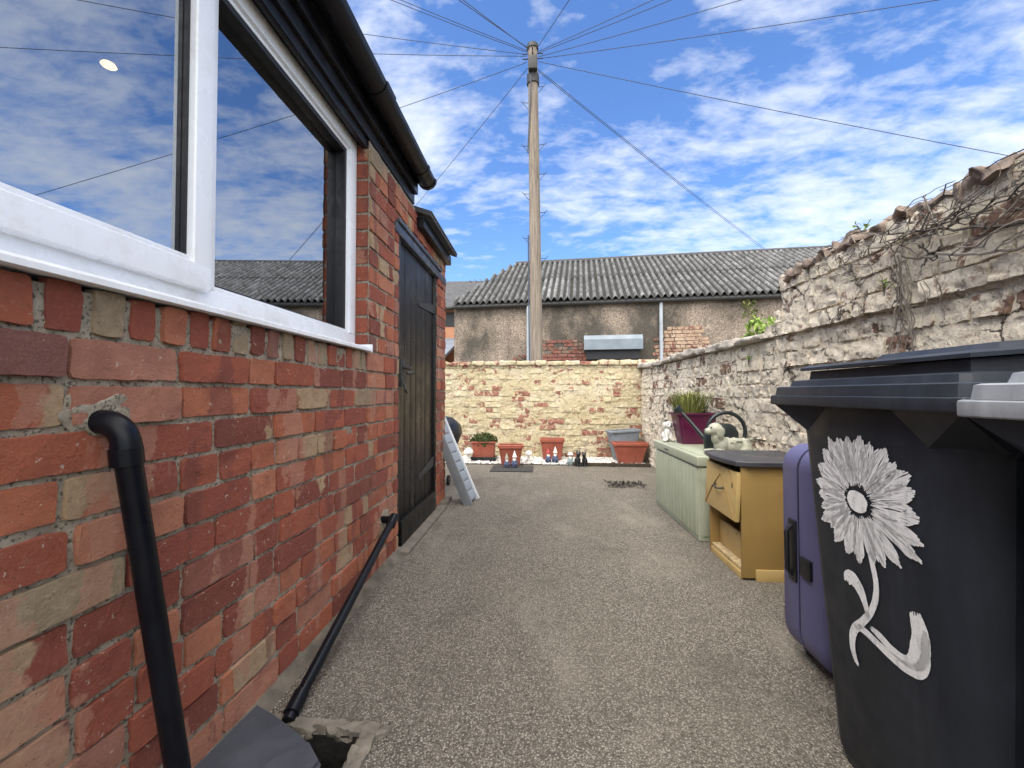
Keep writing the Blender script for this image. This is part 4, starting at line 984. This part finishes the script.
for k in range(22):
    a = 2 * math.pi * k / 22; r = .030 * (1 + .10 * noise.noise(Vector((math.cos(a) * 2, math.sin(a) * 2, 1)))); ring.append((CY + r * math.cos(a) * 1.05, CZ + r * math.sin(a) * .85))
fl.add([fpx(CY, CZ)] + [fpx(*q) for q in ring], [(0, 1 + k, 1 + (k + 1) % 22) for k in range(22)])
def smooth(pts, n=5):
    out = []
    for i in range(len(pts) - 1):
        p0, p1, p2, p3 = (Vector(pts[max(0, min(len(pts) - 1, i + o))]) for o in (-1, 0, 1, 2))
        for k in range(n):
            t = k / n; out.append(.5 * ((2 * p1) + (p2 - p0) * t + (2 * p0 - 5 * p1 + 4 * p2 - p3) * t * t + (3 * p1 - p0 - 3 * p2 + p3) * t ** 3))
    return out + [Vector(pts[-1])]
def brush(pts, n=7):                                            # pts: (y, z, half width)
    c = smooth([Vector(p) for p in pts])
    for q in range(n):
        off = (q / (n - 1) - .5) * 2; a = random.randint(0, 2); b = len(c) - random.randint(0, 2); L = []; w = []
        for i in range(a, b):
            d = (c[min(i + 1, len(c) - 1)] - c[max(i - 1, 0)]).to_2d().normalized(); s = Vector((-d.y, d.x)); h = c[i].z
            L.append(c[i].to_2d() + s * off * h * .85); w.append(h / n * ru(.7, 1.35))
        ribbon(L, w)
brush([(1.013, .60, .006), (1.003, .555, .0075), (.998, .52, .0075), (1.003, .485, .008), (1.02, .447, .008), (1.05, .407, .009), (1.077, .375, .0105), (1.088, .34, .0095), (1.084, .31, .008), (1.073, .290, .005)])
brush([(1.090, .482, .010), (1.083, .498, .017), (1.068, .500, .018), (1.050, .485, .015), (1.038, .463, .010), (1.031, .44, .007), (1.027, .425, .005)], 9)
brush([(1.074, .388, .007), (1.045, .390, .009), (1.010, .384, .009), (.97, .377, .010), (.935, .377, .012), (.905, .388, .014), (.888, .415, .012), (.884, .45, .010), (.880, .48, .008)], 8)
brush([(1.025, .409, .005), (1.0, .405, .009), (.965, .393, .010), (.93, .392, .012), (.908, .408, .020), (.897, .435, .023), (.893, .463, .021), (.897, .488, .019), (.902, .508, .013)], 10)
ff = fl.build('painted_flower', 'flower', b1, smooth=None); ff['label'] = 'white painted daisy with stem and leaves'

# ================================================================== workshop building across the alley
random.seed(9)
wk = thing('workshop', 'long pebbledash workshop with a grey corrugated roof behind the cream wall', 'building', (-2.15, 10, 0))
ED = Vector((7.05, -.66, 0)).normalized(); ND = Vector((-ED.y, ED.x, 0)); O = Vector((-2.15, 10, 0)); EZ = 3.13; RUN = 3.05; RISE = 1.83; LEN = 16
def wl(s, n, z): p = ED * s + ND * n; return (p.x, p.y, z)
m = MB(); m.loft([[wl(0, .12, 0), wl(LEN, .12, 0), wl(LEN, 6.0, 0), wl(0, 6.0, 0)], [wl(0, .12, EZ), wl(LEN, .12, EZ), wl(LEN, 6.0, EZ), wl(0, 6.0, EZ)]])
m.build('wall', 'dash', wk, smooth=None)
def corr(mb, s0, s1, t0, t1, lift=0, cut=True):
    cols = []
    per = .155; ns = int((s1 - s0) / per * 8); nt = 4; vs = []; fs = []
    for j in range(nt + 1):
        for i in range(ns + 1):
            s = s0 + (s1 - s0) * i / ns
            tm = t1
            if cut: tm = min(t1, max(t0 + .02, (math.floor(s / per) * per + .16) / 1.12))
            t = t0 + (tm - t0) * j / nt
            z = EZ + RISE * t + .046 * math.cos(2 * math.pi * s / per) + lift + .006 * noise.noise(Vector((math.floor(s / 1.05), t * 3, 0)))
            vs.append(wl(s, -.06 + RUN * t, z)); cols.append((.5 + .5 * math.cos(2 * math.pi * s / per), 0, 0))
    for j in range(nt):
        for i in range(ns): fs.append((j * (ns + 1) + i, j * (ns + 1) + i + 1, (j + 1) * (ns + 1) + i + 1, (j + 1) * (ns + 1) + i))
    mb.add(vs, fs); mb.c[-len(vs):] = cols
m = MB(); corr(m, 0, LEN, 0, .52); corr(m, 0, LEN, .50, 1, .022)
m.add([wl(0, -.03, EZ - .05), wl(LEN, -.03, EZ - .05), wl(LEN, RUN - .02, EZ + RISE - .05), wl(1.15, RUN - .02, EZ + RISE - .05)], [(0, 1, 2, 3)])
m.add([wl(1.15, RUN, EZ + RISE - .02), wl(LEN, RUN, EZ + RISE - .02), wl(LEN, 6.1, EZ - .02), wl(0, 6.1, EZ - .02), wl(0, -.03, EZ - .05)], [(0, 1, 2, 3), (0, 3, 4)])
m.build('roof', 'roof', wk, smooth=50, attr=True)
m = MB(); corr(m, 2.17, 2.79, -.005, .47, .03, False); m.build('roof_sheet', 'roofnew', wk, smooth=50, attr=True)['label'] = 'paler replacement roof sheet'
m = MB(); m.tube([wl(1.1, RUN, EZ + RISE + .03), wl(LEN, RUN, EZ + RISE + .03)], .085, 10); m.build('ridge_cap', 'slate', wk)
m = MB(); m.tube([wl(-.02, .02, EZ - .075), wl(LEN, .02, EZ - .075)], .055, 10); m.build('gutter', 'iron', wk)
m = MB(); m.tube([wl(1.88, .04, EZ - .1), wl(1.88, .04, 0)], .07, 12); m.build('downpipe', 'pipegrey', wk)
m = MB(); m.tube([wl(4.89, .06, EZ - .1), wl(4.89, .06, 0)], .04, 10); m.build('downpipe', 'pipegrey', wk)['label'] = 'thin grey conduit'
m = MB(); hs0, hs1 = 3.16, 4.45
m.loft([[wl(s, .118, 2.29), wl(s, -.16, 2.26), wl(s, -.24, 2.16), wl(s, -.24, 1.93), wl(s, .118, 1.93)] for s in (hs0, hs1)]); m.build('vent_hood', 'metal', wk, smooth=None)
m = MB(); m.loft([[wl(s, .12, 1.925), wl(s, -.12, 1.925), wl(s, -.12, 1.72), wl(s, .12, 1.72)] for s in (hs0 + .05, hs1 - .06)]); m.build('vent_grille', 'gasket', wk, smooth=None)
def Kw(a, b, d): return wl(a, .12 - d, b)
def blob_iv(c, s, zc, zs):
    def f(b0, b1):
        bc = (b0 + b1) / 2; q = 1 - ((bc - zc) / zs) ** 2
        return [] if q <= 0 else [(c - s * q ** .5 + ru(-.12, .12), c + s * q ** .5 + ru(-.12, .12))]
    return f
m = MB(); brick_wall(m, Kw, rows(1.3, 2.32, .083), blob_iv(2.55, 1.0, 1.6, .62), nx=4, ny=2, dmin=.008, dmax=.02, depth=-.001, hdr=.3, miss=.1)
m.build('exposed_brickwork', 'oldbrick', wk, smooth=60, attr=True); m = MB()
brick_wall(m, Kw, rows(1.3, 2.5, .083), blob_iv(5.35, .62, 1.9, .62), nx=4, ny=2, dmin=.008, dmax=.02, depth=-.001, hdr=.3)
m.build('exposed_brickwork', 'oldbrick2', wk, smooth=60, attr=True)
vw = thing('wall_plant', 'thin brown weed growing from the wall under the workshop eaves', 'weed', O + Vector(wl(6.75, .06, 2.95)))
m = MB()
for k in range(70): leaf_quad(m, (ru(-.14, .14), ru(-.06, 0), ru(-.38, .1)), ru(.06, .12), (rnd() * .5, 0, 0))
m.build('leaf', 'grassleaf', vw, smooth=None, attr=True)

# ================================================================== telegraph pole and wires
tp = thing('telegraph_pole', 'tall weathered wooden telegraph pole with step irons', 'pole', (-.065, 8.0, 0))
TOP = Vector((-.09, 0, 7.75))
m = MB(); m.tube([(0, 0, 0), tuple(TOP * .35), tuple(TOP * .7), tuple(TOP)], [.125, .118, .104, .092], 20); m.build('pole', 'pole', tp)
def pz(z): return TOP * (z / TOP.z)
m = MB(); m.tube([tuple(pz(7.68)), tuple(pz(7.76)), tuple(pz(7.81))], [.115, .112, .05], 16); m.build('pole_cap', 'iron', tp)
m = MB(); q = pz(7.25); m.box(q.x - .085, q.x + .085, q.y - .20, q.y - .09, 7.16, 7.42, .012); m.build('junction_box', 'iron', tp)
m = MB(); q = pz(7.05); m.tube([tuple(pz(6.98)), tuple(pz(7.16))], [.121, .119], 18); m.build('band', 'iron', tp)
m = MB(); m.tube([tuple(pz(7.1) + Vector((-.03, -.125, 0))), tuple(pz(6.4) + Vector((-.07, -.11, 0))), tuple(pz(5.6) + Vector((-.12, -.06, 0)))], .012, 6); m.build('cable_tail', 'cable', tp); m = MB(); m.tube([tuple(pz(4.0) + Vector((-.13, -.04, 0))), tuple(pz(1.2) + Vector((-.14, -.04, 0)))], .013, 8); m.build('cable_tail', 'cable', tp)
m = MB()
for z in (7.48, 7.58): m.tube([tuple(pz(z) + Vector((-.2, -.02, 0))), tuple(pz(z) + Vector((.2, -.02, 0)))], .012, 6); m.tube([tuple(pz(z) + Vector((0, -.2, 0))), tuple(pz(z) + Vector((0, .2, 0)))], .012, 6)
m.build('wire_bracket', 'iron', tp)
for z, s in ((6.93, 1), (6.62, -1), (5.78, 1), (5.76, -1), (5.2, 1), (4.82, -1), (4.45, 1), (3.95, -1), (3.55, 1)):
    q = pz(z); r = .115; m = MB(); m.tube([(q.x + s * r * .8, q.y, z), (q.x + s * .22, q.y - .01, z + .005), (q.x + s * .24, q.y - .01, z + .04)], .006, 6); m.tube([(q.x + s * .2, q.y, z), (q.x + s * r * .9, q.y, z - .12)], .005, 6); m.build('step_iron', 'iron', tp)
def wire(dx, dy, dz, end, label, r=.006):
    c = MB(); a = Vector((-.155 + dx, 8.0 + dy, 7.55 + dz)); b = Vector(end); pts = []
    L = (b - a).length
    for k in range(25):
        t = k / 24; p = a.lerp(b, t); p.z -= 4 * t * (1 - t) * .008 * L; pts.append(p)
    c.tube(pts, r, 6); tag(c.build('overhead_cable', 'cable'), label, 'cable', 'overhead cables fanning out from the pole')
wire(-.1, -.1, .03, (-5.09, 5.8, 8.20), 'dark overhead cable rising steeply to upper left, outer of two close cables')
wire(-.1, -.1, .0, (-4.81, 5.8, 7.95), 'dark overhead cable running to upper left just inside a parallel one')
wire(-.06, -.12, .05, (-2.72, 4.7, 6.97), 'thin overhead cable leaving the pole steeply up and left, left of a close pair')
wire(-.06, -.12, .03, (-2.50, 4.7, 6.93), 'thin overhead cable leaving the pole steeply up and left, right of a close pair')
wire(-.12, -.05, .0, (-7.98, 6.9, 8.26), 'overhead cable passing above the gutter, higher of two nearly level ones')
wire(-.12, -.03, -.02, (-7.97, 6.9, 7.37), 'overhead cable passing above the gutter, lower of two nearly level ones')
wire(-.12, 0, -.12, (-6.08, 8.0, 5.75), 'overhead cable dropping gently left to the middle of the gutter')
wire(-.1, .05, -.2, (-6.02, 14.6, 6.05), 'overhead cable dropping steeply left behind the end of the gutter')
wire(.06, -.12, .02, (1.14, 4.7, 6.70), 'overhead cable going almost straight up from the pole top to the right')
wire(.1, -.1, 0, (4.23, 5.8, 7.58), 'overhead cable rising to the right from the pole, steeper of two close ones')
wire(.1, -.1, -.03, (4.77, 5.8, 7.54), 'overhead cable rising to the right from the pole, just below a steeper one')
wire(.12, -.05, -.06, (6.81, 5.8, 7.40), 'overhead cable rising moderately right, third up of the right-hand fan')
wire(.12, -.05, -.1, (12.44, 5.8, 7.05), 'overhead cable running almost level to the upper right of the sky')
wire(.12, -.03, -.14, (17.67, 6.9, 2.25), 'overhead cable falling gently right towards the tall painted wall')
wire(.1, .08, -.2, (21.73, 30, 6.38), 'overhead cable falling steeply right behind the corrugated roof, upper of a pair')
wire(.1, .08, -.24, (21.93, 30, 6.1), 'overhead cable falling steeply right behind the corrugated roof, lower of a pair')

# ================================================================== houses far left beyond the alley
fh = thing('slate_roofed_house', 'distant orange brick house under a dark slate roof seen beyond the pier', 'house', (-6, 16, 0))
m = MB(); m.box(-8, 4.2, 0, 6, 0, 4.3, 0); m.build('wall', 'farbrick', fh, smooth=None)
m = MB(); m.loft([[(-8, -.3, 4.25), (-8, 3, 6.15), (-8, 6.3, 4.25)], [(4.6, -.3, 4.25), (4.6, 3, 6.15), (4.6, 6.3, 4.25)]]); m.build('roof', 'slate', fh, smooth=None)
m = MB(); m.tube([(-8, -.33, 4.22), (4.6, -.33, 4.22)], .08, 8); m.build('gutter', 'iron', fh)
m = MB(); m.box(1.95, 2.75, -.025, .01, 3.55, 4.1, 0); m.build('window', 'gasket', fh, smooth=None)
sd2 = thing('alley_shed', 'low shed with blue-grey slate roof and white barge board in the alley', 'shed', (-4.4, 13, 0))
m = MB(); m.box(-2.5, 1.25, 0, 3, 0, 2.0, 0); m.build('wall', 'farbrick', sd2, smooth=None)
m = MB(); m.loft([[(-2.5, -.15, 2.05), (-2.5, 3, 3.1), (-2.5, 3, 3.0), (-2.5, -.15, 1.95)], [(1.3, -.15, 2.05), (1.3, 3, 3.1), (1.3, 3, 3.0), (1.3, -.15, 1.95)]]); m.build('roof', 'farslate', sd2, smooth=None)
m = MB(); m.loft([[(-.2, -.17, 2.5), (1.3, -.17, 1.98), (1.3, -.2, 1.98), (-.2, -.2, 2.5)], [(-.2, -.17, 2.2), (1.3, -.17, 1.70), (1.3, -.2, 1.70), (-.2, -.2, 2.2)]]); m.build('barge_board', 'white', sd2, smooth=None)

# small drain by the storage box, full of leaves
dn = thing('yard_drain', 'small square yard drain clogged with dark leaves beside the storage box', 'drain', (.84, 4.34, 0))
m = MB(); m.box(-.15, .15, -.10, .10, .0, .006, .002); m.build('frame', 'concrete', dn)
m = MB()
for i in range(9): m.box(-.115 + i * .026, -.10 + i * .026, -.07, .07, .0065, .012, .001)
m.build('grating', 'iron', dn)
m = MB()
for k in range(160): leaf_quad(m, (ru(-.16, .2), ru(-.11, .10), ru(.006, .02)), ru(.02, .05), (rnd() * .4, 0, 0))
m.build('leaf_litter', 'creeper', dn, smooth=None, attr=True)
#@@CUT6
# ================================================================== camera, sky, sun
cam = bpy.data.cameras.new('camera'); co = bpy.data.objects.new('camera', cam); COL.objects.link(co)
f = 415.; yaw = math.atan(29 / f); pit = math.atan(9 / f * math.cos(yaw))
co.location = (0, 0, .95); co.rotation_euler = (R(90) + pit, 0, yaw)
cam.sensor_width = 36; cam.lens = f / 1024 * 36; cam.clip_start = .02; cam.clip_end = 600
sc.camera = co

SUN_EL, SUN_AZ = 55, -38          # from behind the camera, slightly left (degrees from -Y towards -X)
sd_ = Vector((math.sin(R(SUN_AZ)) * math.cos(R(SUN_EL)), -math.cos(R(SUN_AZ)) * math.cos(R(SUN_EL)), math.sin(R(SUN_EL))))
sun = bpy.data.lights.new('sun', 'SUN'); sun.energy = 1.5; sun.angle = R(28); sun.color = (1, .94, .86)
so = bpy.data.objects.new('sun', sun); COL.objects.link(so); so.rotation_euler = sd_.to_track_quat('Z', 'Y').to_euler(); so.location = (0, -4, 12)

w = bpy.data.worlds.new('World'); sc.world = w; w.use_nodes = True; nt = w.node_tree
for n in list(nt.nodes): nt.nodes.remove(n)
N = nt.nodes.new; Lk = nt.links.new
out = N('ShaderNodeOutputWorld'); sky = N('ShaderNodeTexSky'); sky.sky_type = 'NISHITA'; sky.sun_disc = False
sky.sun_elevation = R(SUN_EL); sky.sun_rotation = math.atan2(sd_.x, sd_.y); sky.ozone_density = 6.0; sky.air_density = 1.0; sky.dust_density = .3
bg = N('ShaderNodeBackground'); bg.inputs[1].default_value = .15; hs = N('ShaderNodeHueSaturation'); hs.inputs['Saturation'].default_value = 1.10; hs.inputs['Hue'].default_value = .506; hs.inputs['Value'].default_value = 1.15; Lk(sky.outputs[0], hs.inputs['Color']); Lk(hs.outputs[0], bg.inputs[0])
tc = N('ShaderNodeTexCoord'); sx = N('ShaderNodeSeparateXYZ'); Lk(tc.outputs['Generated'], sx.inputs[0])
def mth(op, a, b=0., c=False):
    o = N('ShaderNodeMath'); o.operation = op; o.use_clamp = c
    for i, v in ((0, a), (1, b)):
        if hasattr(v, 'is_output'): Lk(v, o.inputs[i])
        else: o.inputs[i].default_value = v
    return o.outputs[0]
zz = mth('ADD', mth('MAXIMUM', sx.outputs[2], .0), .16)
cv = N('ShaderNodeCombineXYZ'); Lk(mth('DIVIDE', sx.outputs[0], zz), cv.inputs[0]); Lk(mth('DIVIDE', sx.outputs[1], zz), cv.inputs[1])
def nz(scale, det, rgh, dist, mp=None):
    o = N('ShaderNodeTexNoise'); o.inputs['Scale'].default_value = scale; o.inputs['Detail'].default_value = det; o.inputs['Roughness'].default_value = rgh; o.inputs['Distortion'].default_value = dist
    src = cv.outputs[0]
    if mp:
        m_ = N('ShaderNodeMapping'); Lk(src, m_.inputs[0]); m_.inputs['Location'].default_value = mp[0]; m_.inputs['Rotation'].default_value = (0, 0, R(mp[1])); m_.inputs['Scale'].default_value = mp[2]; src = m_.outputs[0]
    Lk(src, o.inputs['Vector']); return o.outputs['Fac']
big = nz(.75, 3, .5, .3, ((2.3, .4, 0), 25, (1, .8, 1)))
mid = nz(1.9, 10, .62, .5, ((.5, 3.1, 0), 35, (1, 1.5, 1)))
rip = nz(8.5, 8, .6, .2, ((1.1, 2.2, 0), -20, (1, 1.6, 1)))
cl = mth('ADD', mth('ADD', mth('MULTIPLY', big, .75), mth('MULTIPLY', mid, .75)), mth('MULTIPLY', rip, .50)); cl = mth('MULTIPLY', cl, .6)
rp_ = N('ShaderNodeValToRGB'); Lk(cl, rp_.inputs[0]); e = rp_.color_ramp.elements; e[0].position = .545; e[0].color = (0, 0, 0, 1); e[1].position = .77; e[1].color = (1, 1, 1, 1)
e2 = rp_.color_ramp.elements.new(.645); e2.color = (.55, .55, .55, 1)
bc = N('ShaderNodeBackground'); bc.inputs[0].default_value = (.90, .94, 1, 1); bc.inputs[1].default_value = .80
mx = N('ShaderNodeMixShader'); Lk(mth('MULTIPLY', rp_.outputs[0], .92), mx.inputs[0]); Lk(bg.outputs[0], mx.inputs[1]); Lk(bc.outputs[0], mx.inputs[2])
# bright fill added to the unseen sky overhead and behind camera to light walls
def sms(v, a, b):
    o = N('ShaderNodeMapRange'); o.interpolation_type = 'SMOOTHSTEP'; Lk(v, o.inputs[0]); o.inputs[1].default_value = a; o.inputs[2].default_value = b; return o.outputs[0]
sky_fill = mth('MAXIMUM', sms(sx.outputs[2], .74, .90), mth('MULTIPLY', sms(mth('MULTIPLY', sx.outputs[1], -1.), .10, .5), sms(sx.outputs[2], .12, .4)))
sky_fill = mth('MULTIPLY', sky_fill, sms(big, .25, .5))
bb = N('ShaderNodeBackground'); bb.inputs[0].default_value = (1, .97, .93, 1); bb.inputs[1].default_value = 2.7
mx2 = N('ShaderNodeMixShader'); Lk(sky_fill, mx2.inputs[0]); Lk(mx.outputs[0], mx2.inputs[1]); Lk(bb.outputs[0], mx2.inputs[2])
Lk(mx2.outputs[0], out.inputs[0])

vs_ = sc.view_settings; vs_.view_transform = 'Standard'; vs_.look = 'None'; vs_.exposure = .72; vs_.gamma = 1; vs_.use_curve_mapping = False
sc.cycles.use_denoising = True; sc.cycles.max_bounces = 6; sc.cycles.transparent_max_bounces = 12
